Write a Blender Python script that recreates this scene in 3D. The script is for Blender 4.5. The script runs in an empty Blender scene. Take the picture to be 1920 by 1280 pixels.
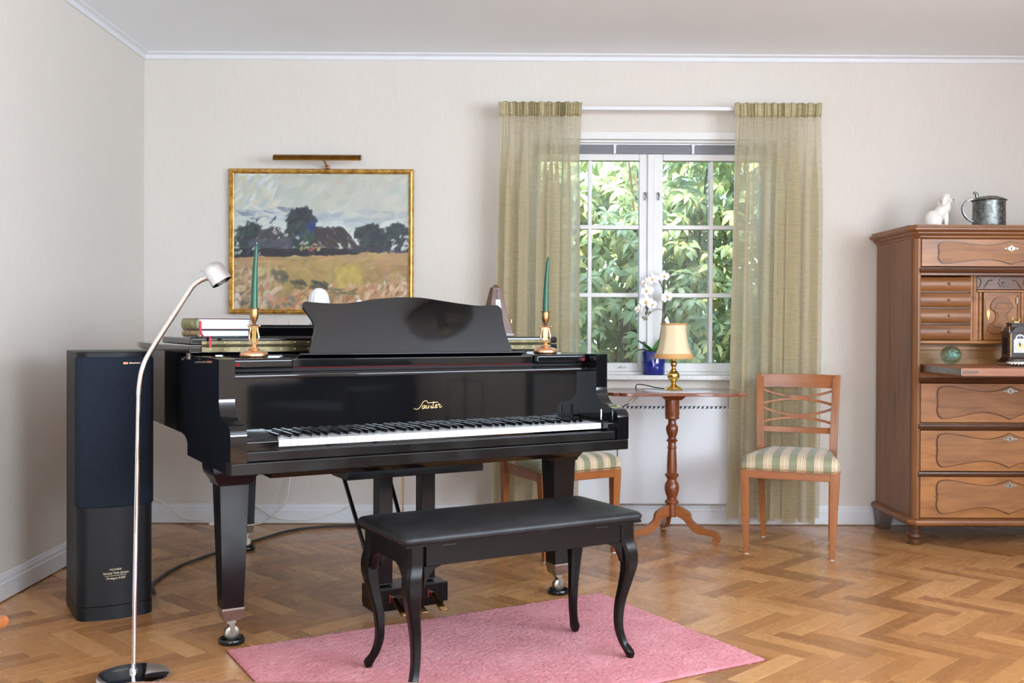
import bpy, bmesh, math, random
import numpy as np
from mathutils import Vector, Matrix, Euler

random.seed(7)
rng = np.random.default_rng(7)
PI = math.pi
scn = bpy.context.scene
COL = scn.collection

# ------------------------------------------------------------------ camera
cam_data = bpy.data.cameras.new('camera')
cam_data.sensor_width = 36.0
cam_data.lens = 1930.0 / 1920.0 * 36.0
cam_data.shift_y = -0.00862
cam_data.clip_start = 0.05
cam = bpy.data.objects.new('camera', cam_data)
COL.objects.link(cam)
cam.matrix_world = (Matrix.Translation((0, 0, 1.09)) @ Matrix.Rotation(-0.0062, 4, 'Z')
                    @ Matrix.Rotation(PI / 2 - 0.008, 4, 'X') @ Matrix.Rotation(0.004, 4, 'Z'))
scn.camera = cam

# ------------------------------------------------------------------ light
scn.view_settings.view_transform = 'Standard'
scn.view_settings.look = 'None'
scn.view_settings.exposure = 0.0
scn.view_settings.gamma = 1.0
scn.view_settings.use_curve_mapping = False
scn.cycles.use_denoising = True
scn.cycles.max_bounces = 10
scn.cycles.diffuse_bounces = 5
scn.cycles.transparent_max_bounces = 24
scn.cycles.sample_clamp_indirect = 6.0
scn.cycles.caustics_reflective = False
scn.cycles.caustics_refractive = False

world = bpy.data.worlds.new('sky')
scn.world = world
world.use_nodes = True
wn = world.node_tree
wn.nodes.clear()
sky = wn.nodes.new('ShaderNodeTexSky')
sky.sky_type = 'NISHITA'
sky.sun_disc = False
sky.sun_elevation = math.radians(44)
sky.sun_rotation = math.radians(200)
sky.air_density = 1.0
sky.dust_density = 2.0
bgn = wn.nodes.new('ShaderNodeBackground')
bgn.inputs['Strength'].default_value = 2.1
wo = wn.nodes.new('ShaderNodeOutputWorld')
wn.links.new(sky.outputs[0], bgn.inputs[0])
wn.links.new(bgn.outputs[0], wo.inputs[0])

sun_data = bpy.data.lights.new('sun', 'SUN')
sun_data.energy = 15.0
sun_data.angle = math.radians(1.0)
sun_data.color = (1.0, 0.94, 0.82)
sun = bpy.data.objects.new('sun', sun_data)
COL.objects.link(sun)
# the sun stands behind the house and shines over its roof on the bush
sun.rotation_euler = Vector((0.22, 0.70, -0.68)).to_track_quat('-Z', 'Y').to_euler()
sun.location = (-3, -8, 12)


def area(name, loc, direction, sx, sy, power, color=(1, 1, 1)):
    d = bpy.data.lights.new(name, 'AREA')
    d.shape = 'RECTANGLE'
    d.size = sx
    d.size_y = sy
    d.energy = power
    d.color = color
    o = bpy.data.objects.new(name, d)
    o.location = loc
    o.rotation_euler = Vector(direction).to_track_quat('-Z', 'Y').to_euler()
    COL.objects.link(o)
    return o


# daylight in the room's other windows (in the walls beside and behind the camera)
RX = 3.70      # right wall
RY = -2.60     # wall behind the camera
WINDOWS = (   # name, centre, width, height, facing, power
    ('garden', (RX - 0.08, -1.55, 1.62), 2.00, 1.16, (-1, 0, 0.10), 275),
    ('side', (RX - 0.09, 1.25, 1.60), 2.20, 1.30, (-1, 0, 0.10), 178),
    ('terrace', (-0.55, RY + 0.12, 1.10), 2.40, 2.10, (0, 1, 0.10), 140),
)
for nm_, c_, w_, h_, d_, p_ in WINDOWS:
    area('daylight_' + nm_, c_, d_, w_, h_, p_, (0.81, 0.962, 1.12))

# ------------------------------------------------------------------ helpers


def s2l(c):
    c = c / 255.0
    return c / 12.92 if c <= 0.04045 else ((c + 0.055) / 1.055) ** 2.4


def rgb(r, g, b):
    return (s2l(r), s2l(g), s2l(b), 1.0)


class MB:
    def __init__(self):
        self.v = []
        self.f = []

    def add(self, vs, fs):
        o = len(self.v)
        self.v += [tuple(p) for p in vs]
        self.f += [tuple(i + o for i in q) for q in fs]
        return self

    def box(self, x0, x1, y0, y1, z0, z1):
        return self.add([(x0, y0, z0), (x1, y0, z0), (x1, y1, z0), (x0, y1, z0),
                         (x0, y0, z1), (x1, y0, z1), (x1, y1, z1), (x0, y1, z1)],
                        [(0, 3, 2, 1), (4, 5, 6, 7), (0, 1, 5, 4), (1, 2, 6, 5), (2, 3, 7, 6), (3, 0, 4, 7)])

    def prism(self, poly, a0, a1, axis='z'):
        n = len(poly)
        m = {'z': lambda p, a: (p[0], p[1], a), 'y': lambda p, a: (p[0], a, p[1]), 'x': lambda p, a: (a, p[0], p[1])}[axis]
        ar = sum(poly[i][0] * poly[(i + 1) % n][1] - poly[(i + 1) % n][0] * poly[i][1] for i in range(n))
        if ar < 0:
            poly = poly[::-1]
        vs = [m(p, a0) for p in poly] + [m(p, a1) for p in poly]
        fs = [tuple(range(n))[::-1], tuple(range(n, 2 * n))]
        fs += [(i, (i + 1) % n, (i + 1) % n + n, i + n) for i in range(n)]
        if axis == 'y':
            fs = [q[::-1] for q in fs]
        return self.add(vs, fs)

    def rings(self, rings, close=True, caps=True):
        n = len(rings[0])
        vs = [p for r in rings for p in r]
        fs = []
        for k in range(len(rings) - 1):
            for i in range(n if close else n - 1):
                j = (i + 1) % n
                fs.append((k * n + i, k * n + j, (k + 1) * n + j, (k + 1) * n + i))
        if caps:
            fs.append(tuple(range(n))[::-1])
            fs.append(tuple(range((len(rings) - 1) * n, len(rings) * n)))
        return self.add(vs, fs)

    def lathe(self, prof, c=(0, 0, 0), seg=28, rib=None):
        rs = []
        for r, z in prof:
            ring = []
            for i in range(seg):
                a = 2 * PI * i / seg
                k = r * (1 + (rib[0] * abs(math.cos(rib[1] * a / 2)) - rib[0] / 2 if rib else 0))
                ring.append((c[0] + k * math.cos(a), c[1] + k * math.sin(a), c[2] + z))
            rs.append(ring)
        return self.rings(rs)

    def tube(self, pts, rad, seg=10, squash=None):
        pts = [Vector(p) for p in pts]
        n = len(pts)
        if not hasattr(rad, '__len__'):
            rad = [rad] * n
        rs = []
        nrm = None
        for k, p in enumerate(pts):
            t = (pts[min(k + 1, n - 1)] - pts[max(k - 1, 0)]).normalized()
            if nrm is None:
                nrm = t.orthogonal().normalized()
            nrm = (nrm - t * nrm.dot(t)).normalized()
            b = t.cross(nrm)
            rs.append([tuple(p + nrm * (rad[k] * math.cos(2 * PI * i / seg)) + b * (rad[k] * math.sin(2 * PI * i / seg)))
                       for i in range(seg)])
        return self.rings(rs)

    def ell(self, c, r, rot=None, seg=16, rg=10):
        M = Euler(rot).to_matrix() if rot else Matrix.Identity(3)
        if not hasattr(r, '__len__'):
            r = (r, r, r)
        rs = []
        for k in range(rg + 1):
            ph = -PI / 2 + PI * k / rg
            cr = max(math.cos(ph), 1e-3)
            rs.append([tuple(Vector(c) + M @ Vector((r[0] * cr * math.cos(2 * PI * i / seg), r[1] * cr * math.sin(2 * PI * i / seg),
                                                     r[2] * math.sin(ph)))) for i in range(seg)])
        return self.rings(rs)

    def xf(self, M):
        self.v = [tuple(M @ Vector(p)) for p in self.v]
        return self

    def mesh(self, name, mat=None, smooth=None, uv=None):
        me = bpy.data.meshes.new(name)
        me.from_pydata(self.v, [], self.f)
        me.update()
        if mat:
            me.materials.append(mat)
        if smooth is not None:
            me.shade_smooth()
            me.set_sharp_from_angle(angle=math.radians(smooth))
        return me


def put(name, me, parent=None, loc=None, rot=None, scale=None):
    o = bpy.data.objects.new(name, me)
    COL.objects.link(o)
    if parent is not None:
        o.parent = parent
    if loc is not None:
        o.location = loc
    if rot is not None:
        o.rotation_euler = rot
    if scale is not None:
        o.scale = scale
    return o


def part(name, mb, mat, parent=None, smooth=40, bevel=0.0, seg=2, loc=None, rot=None, label=None):
    o = put(name, mb.mesh(name, mat, smooth), parent, loc, rot)
    if bevel:
        m = o.modifiers.new('bevel', 'BEVEL')
        m.width = bevel
        m.segments = seg
        m.limit_method = 'ANGLE'
        m.angle_limit = math.radians(35)
        m.harden_normals = True
    if label:
        o['label'] = label
    return o


def thing(name, label, cat, loc=(0, 0, 0), rz=0.0, group=None):
    o = put(name, None, None, loc, (0, 0, rz))
    return tag(o, label, cat, group)


def tag(o, label, cat, group=None):
    o['label'] = label
    o['category'] = cat
    if group:
        o['group'] = group
    return o


def struct(o):
    o['kind'] = 'structure'
    return o


def spline(pts, n=8):
    """Catmull-Rom through pts"""
    P = [Vector(p) for p in pts]
    out = []
    for i in range(len(P) - 1):
        p0, p1, p2, p3 = P[max(i - 1, 0)], P[i], P[i + 1], P[min(i + 2, len(P) - 1)]
        for k in range(n):
            t = k / n
            out.append(0.5 * ((2 * p1) + (p2 - p0) * t + (2 * p0 - 5 * p1 + 4 * p2 - p3) * t * t + (3 * p1 - p0 - 3 * p2 + p3) * t ** 3))
    out.append(P[-1])
    return [tuple(p) for p in out]


# ------------------------------------------------------------------ materials
class NT:
    def __init__(self, name):
        self.m = bpy.data.materials.new(name)
        self.m.use_nodes = True
        self.t = self.m.node_tree
        self.b = self.t.nodes['Principled BSDF']

    def n(self, kind, **kw):
        nd = self.t.nodes.new(kind)
        for k, v in kw.items():
            if k.startswith('_'):
                nd.inputs[k[1:]].default_value = v
            else:
                setattr(nd, k, v)
        return nd

    def l(self, a, b):
        self.t.links.new(a, b)

    def setp(self, **kw):
        for k, v in kw.items():
            self.b.inputs[k.replace('_', ' ')].default_value = v
        return self

    def ramp(self, fac, stops, interp='LINEAR'):
        r = self.n('ShaderNodeValToRGB')
        r.color_ramp.interpolation = interp
        e = r.color_ramp.elements
        while len(e) < len(stops):
            e.new(0.5)
        for i, (p, c) in enumerate(stops):
            e[i].position = p
            e[i].color = c
        self.l(fac, r.inputs[0])
        return r.outputs[0]

    def coord(self, out='Object', scale=(1, 1, 1)):
        tc = self.n('ShaderNodeTexCoord')
        mp = self.n('ShaderNodeMapping')
        mp.inputs['Scale'].default_value = scale
        self.l(tc.outputs[out], mp.inputs[0])
        return mp.outputs[0]

    def noise(self, vec, scale=5, detail=3, rough=0.5):
        nd = self.n('ShaderNodeTexNoise')
        nd.inputs['Scale'].default_value = scale
        nd.inputs['Detail'].default_value = detail
        nd.inputs['Roughness'].default_value = rough
        if vec is not None:
            self.l(vec, nd.inputs['Vector'])
        return nd.outputs[0]

    def math(self, op, a, b=None, c=None):
        nd = self.n('ShaderNodeMath', operation=op)
        for i, x in enumerate((a, b, c)):
            if x is None:
                continue
            if isinstance(x, (int, float)):
                nd.inputs[i].default_value = x
            else:
                self.l(x, nd.inputs[i])
        return nd.outputs[0]

    def mix(self, fac, a, b, mode='MIX'):
        nd = self.n('ShaderNodeMix', data_type='RGBA', blend_type=mode)
        for i, x in ((0, fac), (6, a), (7, b)):
            if isinstance(x, (int, float, tuple)):
                nd.inputs[i].default_value = x
            else:
                self.l(x, nd.inputs[i])
        return nd.outputs[2]

    def bump(self, h, strength=0.2, dist=0.01):
        nd = self.n('ShaderNodeBump')
        nd.inputs['Strength'].default_value = strength
        nd.inputs['Distance'].default_value = dist
        self.l(h, nd.inputs['Height'])
        self.l(nd.outputs[0], self.b.inputs['Normal'])
        return self


def plain(name, col, rough=0.5, metal=0.0, coat=0.0, spec=0.5, var=0.0, vscale=8, bump=0.0, bscale=60):
    t = NT(name)
    t.setp(Base_Color=col, Roughness=rough, Metallic=metal, Coat_Weight=coat, Specular_IOR_Level=spec)
    co = t.coord()
    if var:
        nz = t.noise(co, vscale, 4, 0.6)
        a = tuple(max(0, c * (1 - var)) for c in col[:3]) + (1,)
        b = tuple(min(1, c * (1 + var)) for c in col[:3]) + (1,)
        t.l(t.ramp(nz, [(0.3, a), (0.7, b)]), t.b.inputs['Base Color'])
    if bump:
        t.bump(t.noise(co, bscale, 3), bump, 0.002)
    return t.m


def wood(name, dark, light, axis=2, rough=0.35, fine=70, scale=4.0, coat=0.15, blotch=0.35, dark2=None):
    t = NT(name)
    sc = [fine, fine, fine]
    sc[axis] = fine * 0.045
    co = t.coord(scale=tuple(sc))
    g = t.noise(co, 1.0, 6, 0.62)
    sc2 = [scale * 2.2] * 3
    sc2[axis] = scale * 0.5
    g2 = t.noise(t.coord(scale=tuple(sc2)), 1.0, 4, 0.6)
    info = t.n('ShaderNodeObjectInfo')
    f = t.math('ADD', t.math('MULTIPLY', g, 0.75 - blotch * 0.5), t.math('MULTIPLY', g2, blotch + 0.15))
    f = t.math('ADD', f, t.math('MULTIPLY', t.math('SUBTRACT', info.outputs['Random'], 0.5), 0.06))
    mid = tuple((a + b) / 2 for a, b in zip(dark, light))
    c = t.ramp(f, [(0.22, dark2 or dark), (0.40, dark), (0.52, mid), (0.70, light)])
    t.l(c, t.b.inputs['Base Color'])
    t.setp(Roughness=rough, Coat_Weight=coat, Coat_Roughness=0.2)
    t.bump(g, 0.08, 0.002)
    return t.m


M = {}
# wallpaper: cream woven paper with fine vertical fibres
t = NT('wallpaper')
fib = t.noise(t.coord(scale=(260, 260, 16)), 1.0, 3, 0.6)
fib2 = t.noise(t.coord(scale=(40, 40, 260)), 1.0, 2, 0.5)
big = t.noise(t.coord(scale=(1.3, 1.3, 0.5)), 1.0, 3, 0.5)
f = t.math('ADD', t.math('MULTIPLY', fib, 0.55), t.math('ADD', t.math('MULTIPLY', fib2, 0.15), t.math('MULTIPLY', big, 0.30)))
t.l(t.ramp(f, [(0.35, rgb(205, 197, 188)), (0.52, rgb(209, 202, 194)), (0.66, rgb(212, 206, 199))]), t.b.inputs['Base Color'])
t.setp(Roughness=0.85, Specular_IOR_Level=0.2)
t.bump(fib, 0.06, 0.001)
M['wall'] = t.m
M['ceiling'] = plain('ceiling_paint', rgb(244, 249, 254), 0.9, spec=0.2, var=0.015, vscale=2)
M['trim'] = plain('white_trim_paint', rgb(214, 215, 218), 0.45, var=0.02, vscale=12)
M['window_paint'] = plain('white_window_paint', rgb(214, 213, 212), 0.4, var=0.015, vscale=20)
M['radiator'] = plain('radiator_enamel', rgb(210, 211, 214), 0.4, var=0.015, vscale=5)
M['piano'] = NT('piano_polish').setp(Base_Color=(0.0045, 0.0045, 0.005, 1), Roughness=0.045, Specular_IOR_Level=0.55).m
t = NT('piano_satin')
t.setp(Base_Color=(0.006, 0.005, 0.005, 1), Roughness=0.16, Specular_IOR_Level=0.32)
t.l(t.ramp(t.noise(t.coord(), 9, 4), [(0.3, (0.12, 0.12, 0.12, 1)), (0.7, (0.24, 0.24, 0.24, 1))]), t.b.inputs['Roughness'])
M['piano_worn'] = t.m
M['black_gap'] = plain('black_shadow_gap', (0.004, 0.004, 0.004, 1), 0.7)
M['leather'] = None
t = NT('black_leather')
t.setp(Base_Color=rgb(40, 40, 42), Roughness=0.42, Specular_IOR_Level=0.35)
vo = t.n('ShaderNodeTexVoronoi', _Scale=420.0)
t.l(t.coord(), vo.inputs['Vector'])
t.l(t.ramp(t.noise(t.coord(), 14, 5), [(0.35, rgb(22, 22, 24)), (0.7, rgb(38, 38, 40))]), t.b.inputs['Base Color'])
t.bump(vo.outputs[0], 0.12, 0.0006)
M['leather'] = t.m
M['bench'] = plain('bench_black_lacquer', (0.006, 0.0045, 0.0045, 1), 0.26, spec=0.22, var=0.15, vscale=10)
M['bench_hinge'] = plain('dark_hinge_steel', rgb(52, 52, 54), 0.5, 0.6)
M['ivory'] = plain('white_key_plastic', rgb(222, 224, 225), 0.22)
M['ebony'] = plain('black_key_plastic', (0.010, 0.009, 0.010, 1), 0.22)
M['felt_red'] = plain('red_felt', rgb(122, 18, 34), 0.95)
M['brass'] = plain('polished_brass', rgb(228, 190, 112), 0.16, 1.0, var=0.1, vscale=30)
M['brass_old'] = plain('aged_brass', rgb(176, 138, 92), 0.32, 1.0, var=0.25, vscale=60)
M['hinge'] = plain('tarnished_hinge_brass', rgb(96, 86, 62), 0.42, 0.8, var=0.35, vscale=25)
M['nickel'] = plain('worn_nickel', rgb(160, 150, 138), 0.42, 1.0, var=0.2, vscale=50)
M['copper'] = plain('copper_bronze', rgb(232, 182, 142), 0.24, 1.0, var=0.12, vscale=30)
M['chrome'] = plain('chrome', (0.82, 0.83, 0.85, 1), 0.06, 1.0)
M['steel'] = plain('dull_steel', rgb(150, 150, 152), 0.35, 1.0)
M['cup'] = plain('black_caster_cup_plastic', (0.008, 0.008, 0.009, 1), 0.12)
M['gold_frame'] = None
t = NT('gilded_wood')
t.setp(Metallic=0.75, Roughness=0.36)
t.l(t.ramp(t.noise(t.coord(), 26, 5, 0.65), [(0.3, rgb(136, 90, 38)), (0.5, rgb(206, 154, 74)), (0.72, rgb(240, 200, 118))]), t.b.inputs['Base Color'])
M['gold_frame'] = t.m
M['bronze_lamp'] = plain('antique_bronze', rgb(120, 84, 36), 0.25, 1.0, var=0.3, vscale=20)
M['candle'] = NT('green_candle_wax').setp(Base_Color=rgb(8, 78, 54), Roughness=0.35).m
M['porcelain'] = NT('white_porcelain').setp(Base_Color=rgb(216, 217, 220), Roughness=0.22, Coat_Weight=0.3).m
M['dog'] = plain('cream_ceramic', rgb(228, 222, 214), 0.3, coat=0.3, var=0.04, vscale=40)
M['black_paint'] = plain('black_paint', (0.01, 0.01, 0.01, 1), 0.4)
# pewter
t = NT('pewter')
t.setp(Metallic=1.0, Roughness=0.38)
nz = t.noise(t.coord(), 60, 6, 0.7)
t.l(t.ramp(nz, [(0.3, rgb(70, 72, 70)), (0.5, rgb(118, 122, 120)), (0.75, rgb(168, 172, 168))]), t.b.inputs['Base Color'])
t.bump(nz, 0.15, 0.001)
M['pewter'] = t.m
# secretary woods
M['walnut'] = wood('warm_walnut_horizontal', rgb(105, 62, 30), rgb(150, 97, 52), 0, 0.42, 60, 4, 0.05, 0.35, rgb(73, 41, 20))
M['walnut_v'] = wood('brown_walnut_vertical', rgb(92, 56, 31), rgb(137, 90, 54), 2, 0.42, 55, 3.5, 0.05, 0.5, rgb(67, 41, 24))
M['walnut_light'] = wood('honey_walnut_veneer', rgb(116, 69, 31), rgb(167, 109, 56), 0, 0.42, 45, 7, 0.05, 0.65, rgb(75, 43, 20))
M['walnut_panel'] = wood('worn_walnut_panel', rgb(107, 65, 33), rgb(154, 103, 58), 0, 0.5, 90, 9, 0.0, 0.55, rgb(73, 43, 22))
M['walnut_dark'] = wood('dark_walnut', rgb(61, 36, 20), rgb(101, 61, 34), 0, 0.35, 60, 5, 0.15, 0.4, rgb(37, 22, 13))
M['flap_wood'] = wood('reddish_flap_walnut', rgb(126, 76, 48), rgb(166, 108, 72), 0, 0.45, 60, 4, 0.0, 0.35, rgb(92, 54, 34))
M['burl'] = wood('dark_burl_veneer', rgb(53, 32, 22), rgb(110, 70, 43), 0, 0.35, 18, 26, 0.1, 0.7, rgb(24, 15, 12))
M['ochre_wood'] = wood('ochre_inner_wood', rgb(120, 77, 30), rgb(159, 111, 53), 0, 0.42, 50, 4, 0.05, 0.4, rgb(86, 53, 20))
M['cherry'] = wood('cherry_chair_wood', rgb(108, 56, 23), rgb(156, 94, 46), 2, 0.34, 40, 7, 0.12, 0.6, rgb(72, 35, 14))
M['mahogany'] = wood('red_brown_mahogany', rgb(84, 38, 18), rgb(128, 66, 34), 2, 0.26, 45, 5, 0.25, 0.5, rgb(56, 26, 12))
M['mahogany_top'] = wood('polished_mahogany_top', rgb(88, 42, 25), rgb(122, 63, 38), 0, 0.14, 50, 4, 0.5, 0.4, rgb(64, 31, 19))
M['table_leg'] = wood('orange_brown_leg_wood', rgb(110, 56, 23), rgb(153, 89, 42), 0, 0.32, 40, 7, 0.15, 0.6, rgb(76, 37, 16))
M['metronome'] = wood('dark_metronome_wood', rgb(72, 48, 40), rgb(108, 76, 62), 2, 0.3, 60, 4, 0.2, 0.4, rgb(52, 34, 28))
M['clock_case'] = plain('dark_clock_wood', rgb(46, 30, 26), 0.3, coat=0.2, var=0.2, vscale=20)
M['sofa'] = plain('charcoal_sofa_fabric', rgb(30, 32, 36), 0.9, var=0.2, vscale=30)
M['white_plate'] = plain('white_enamel_plate', rgb(226, 226, 222), 0.35)
M['gold_text'] = plain('pale_gold_print', rgb(226, 190, 132), 0.4, 0.25)
M['cream_text'] = plain('cream_print', rgb(238, 222, 190), 0.5)
M['copper_badge'] = plain('copper_badge', rgb(206, 128, 90), 0.35, 0.3)
M['speaker'] = plain('black_speaker_vinyl', rgb(20, 20, 23), 0.40, spec=0.25, var=0.08, vscale=200, bump=0.1, bscale=700)
t = NT('blue_black_grille_cloth')
t.setp(Roughness=0.9, Specular_IOR_Level=0.25)
t.l(t.ramp(t.noise(t.coord(scale=(1, 1, 1)), 420, 2), [(0.35, rgb(20, 26, 38)), (0.65, rgb(38, 46, 60))]), t.b.inputs['Base Color'])
M['grille'] = t.m
M['cord_white'] = plain('white_cord', rgb(226, 222, 214), 0.5)
M['cord_black'] = plain('black_cord', rgb(38, 40, 42), 0.5)
M['blue_glaze'] = plain('cobalt_glaze', rgb(22, 34, 120), 0.08, coat=0.6, var=0.25, vscale=30, bump=0.25, bscale=40)
M['petal'] = NT('white_orchid_petal').setp(Base_Color=rgb(246, 244, 246), Roughness=0.5, Subsurface_Weight=0.2, Subsurface_Radius=(0.005, 0.005, 0.005)).m
M['orchid_lip'] = plain('yellow_orchid_lip', rgb(226, 190, 60), 0.5, var=0.3, vscale=200)
M['stem'] = plain('dark_orchid_stem', rgb(74, 58, 50), 0.5, var=0.2, vscale=80)
M['bud'] = plain('olive_bud', rgb(104, 100, 62), 0.5, var=0.2, vscale=60)
t = NT('orchid_leaf')
t.setp(Base_Color=rgb(52, 140, 40), Roughness=0.28, Transmission_Weight=0.0)
t.l(t.ramp(t.noise(t.coord(scale=(2, 2, 2)), 9, 3), [(0.35, rgb(36, 110, 40)), (0.65, rgb(88, 180, 48))]), t.b.inputs['Base Color'])
M['orchid_leaf'] = t.m
# marble sill
t = NT('speckled_sill_stone')
sp = t.noise(t.coord(), 90, 5, 0.8)
t.l(t.ramp(sp, [(0.33, rgb(150, 144, 140)), (0.44, rgb(206, 204, 202)), (0.7, rgb(224, 222, 220))]), t.b.inputs['Base Color'])
t.setp(Roughness=0.35)
M['sill'] = t.m
# window glass: clear pane with a little mirror
t = NT('window_glass')
t.t.nodes.remove(t.b)
tr = t.n('ShaderNodeBsdfTransparent')
tr.inputs[0].default_value = (0.95, 0.97, 0.96, 1)
gl = t.n('ShaderNodeBsdfGlossy')
gl.inputs['Roughness'].default_value = 0.0
fr = t.n('ShaderNodeFresnel')
fr.inputs['IOR'].default_value = 1.35
mx = t.n('ShaderNodeMixShader')
t.l(fr.outputs[0], mx.inputs[0])
t.l(tr.outputs[0], mx.inputs[1])
t.l(gl.outputs[0], mx.inputs[2])
t.l(mx.outputs[0], t.t.nodes['Material Output'].inputs[0])
M['glass'] = t.m
t = NT('green_glass')
t.setp(Base_Color=rgb(206, 238, 228), Roughness=0.0, Transmission_Weight=1.0, IOR=1.45)
tp = t.n('ShaderNodeBsdfTransparent')
tp.inputs[0].default_value = rgb(214, 242, 234)
mx = t.n('ShaderNodeMixShader')
mx.inputs[0].default_value = 0.55
t.l(t.b.outputs[0], mx.inputs[1])
t.l(tp.outputs[0], mx.inputs[2])
t.l(mx.outputs[0], t.t.nodes['Material Output'].inputs[0])
M['green_glass'] = t.m
M['bubble'] = NT('white_glass_swirl').setp(Base_Color=rgb(222, 244, 240), Roughness=0.3).m
M['smoke_glass'] = NT('crystal_glass').setp(Base_Color=(0.6, 0.6, 0.6, 1), Roughness=0.03, Metallic=0.85).m
# curtain linen
t = NT('olive_linen_curtain')
t.t.nodes.remove(t.b)
weave = t.noise(t.coord(scale=(14, 14, 420)), 1.0, 4, 0.62)
warp = t.noise(t.coord(scale=(520, 520, 8)), 1.0, 3, 0.6)
slub = t.noise(t.coord(scale=(30, 30, 190)), 1.0, 2, 0.5)
w = t.math('ADD', t.math('MULTIPLY', weave, 0.6), t.math('MULTIPLY', warp, 0.4))
c = t.ramp(w, [(0.34, rgb(200, 186, 150)), (0.5, rgb(222, 212, 184)), (0.64, rgb(236, 230, 210))])
c = t.mix(t.ramp(slub, [(0.62, (0, 0, 0, 1)), (0.72, (1, 1, 1, 1))]), c, rgb(176, 142, 90))
df = t.n('ShaderNodeBsdfDiffuse')
tl = t.n('ShaderNodeBsdfTranslucent')
tp = t.n('ShaderNodeBsdfTransparent')
t.l(t.mix(0.6, c, rgb(174, 158, 116)), df.inputs[0])
t.l(t.mix(0.6, c, rgb(252, 251, 242)), tl.inputs[0])
m1 = t.n('ShaderNodeMixShader')
m1.inputs[0].default_value = 0.6
t.l(df.outputs[0], m1.inputs[1])
t.l(tl.outputs[0], m1.inputs[2])
m2 = t.n('ShaderNodeMixShader')
t.l(t.ramp(w, [(0.38, (0.02, 0.02, 0.02, 1)), (0.62, (0.40, 0.40, 0.40, 1))]), m2.inputs[0])
t.l(m1.outputs[0], m2.inputs[1])
t.l(tp.outputs[0], m2.inputs[2])
t.l(m2.outputs[0], t.t.nodes['Material Output'].inputs[0])
M['curtain'] = t.m
# curtain heading: doubled cloth
t = NT('olive_linen_heading')
weave = t.noise(t.coord(scale=(14, 14, 420)), 1.0, 4, 0.62)
t.l(t.ramp(weave, [(0.34, rgb(150, 138, 104)), (0.5, rgb(174, 162, 126)), (0.66, rgb(188, 178, 144))]), t.b.inputs['Base Color'])
t.setp(Roughness=0.9, Specular_IOR_Level=0.1)
M['heading'] = t.m
# parquet
t = NT('oak_parquet')
uvn = t.n('ShaderNodeUVMap')
geo = t.n('ShaderNodeNewGeometry')
inf = t.n('ShaderNodeObjectInfo')
rnd = t.math('FRACT', t.math('ADD', geo.outputs['Random Per Island'], inf.outputs['Random']))
off = t.n('ShaderNodeCombineXYZ')
t.l(t.math('MULTIPLY', rnd, 37.0), off.inputs[0])
t.l(t.math('MULTIPLY', rnd, 91.0), off.inputs[1])
vadd = t.n('ShaderNodeVectorMath', operation='ADD')
t.l(uvn.outputs[0], vadd.inputs[0])
t.l(off.outputs[0], vadd.inputs[1])
mp = t.n('ShaderNodeMapping')
mp.inputs['Scale'].default_value = (7, 150, 1)
t.l(vadd.outputs[0], mp.inputs[0])
g = t.noise(mp.outputs[0], 1.0, 5, 0.6)
mp2 = t.n('ShaderNodeMapping')
mp2.inputs['Scale'].default_value = (3, 24, 1)
t.l(vadd.outputs[0], mp2.inputs[0])
g2 = t.noise(mp2.outputs[0], 1.0, 3, 0.5)
f = t.math('ADD', t.math('MULTIPLY', g, 0.30), t.math('MULTIPLY', g2, 0.22))
f = t.math('ADD', f, t.math('MULTIPLY', rnd, 0.48))
t.l(t.ramp(f, [(0.16, rgb(132, 86, 48)), (0.40, rgb(170, 117, 69)), (0.62, rgb(188, 134, 82)), (0.86, rgb(210, 160, 106))]), t.b.inputs['Base Color'])
t.setp(Roughness=0.27, Coat_Weight=0.12, Coat_Roughness=0.22)
t.l(t.ramp(t.noise(t.coord('Object'), 3, 3), [(0.3, (0.22, 0.22, 0.22, 1)), (0.7, (0.33, 0.33, 0.33, 1))]), t.b.inputs['Roughness'])
t.bump(g, 0.04, 0.001)
M['oak'] = t.m
M['subfloor'] = plain('dark_joint', rgb(92, 62, 38), 0.8)
# rug
t = NT('pink_wool_pile')
pz = t.noise(t.coord(), 260, 4, 0.7)
pb = t.noise(t.coord(), 5, 3, 0.6)
f = t.math('ADD', t.math('MULTIPLY', pz, 0.65), t.math('MULTIPLY', pb, 0.35))
t.l(t.ramp(f, [(0.35, rgb(180, 88, 98)), (0.5, rgb(214, 122, 130)), (0.66, rgb(230, 156, 162))]), t.b.inputs['Base Color'])
t.setp(Roughness=1.0, Specular_IOR_Level=0.05, Sheen_Weight=0.25)
t.bump(pz, 0.5, 0.006)
M['rug'] = t.m
M['rug_edge'] = plain('brown_rug_backing', rgb(120, 70, 58), 0.9)
# striped upholstery: stripes run front to back (object x)
t = NT('striped_upholstery')
tc = t.n('ShaderNodeTexCoord')
sx_ = t.n('ShaderNodeSeparateXYZ')
t.l(tc.outputs['Object'], sx_.inputs[0])
ph = t.math('FRACT', t.math('ADD', t.math('DIVIDE', sx_.outputs[0], 0.0775), 10.25))
gr, cr, ta = rgb(130, 132, 102), rgb(208, 194, 166), rgb(172, 134, 96)
c = t.ramp(ph, [(0.0, cr), (0.07, ta), (0.10, cr), (0.17, ta), (0.20, cr), (0.25, gr), (0.27, ta), (0.29, gr), (0.72, ta), (0.74, cr),
                (0.80, ta), (0.83, cr), (0.90, ta), (0.93, cr)], 'CONSTANT')
thr = t.noise(t.coord(scale=(500, 60, 60)), 1.0, 2, 0.5)
t.l(t.mix(t.math('MULTIPLY', thr, 0.25), c, rgb(120, 116, 90)), t.b.inputs['Base Color'])
t.setp(Roughness=0.55, Sheen_Weight=0.2)
M['stripe'] = t.m
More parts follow.
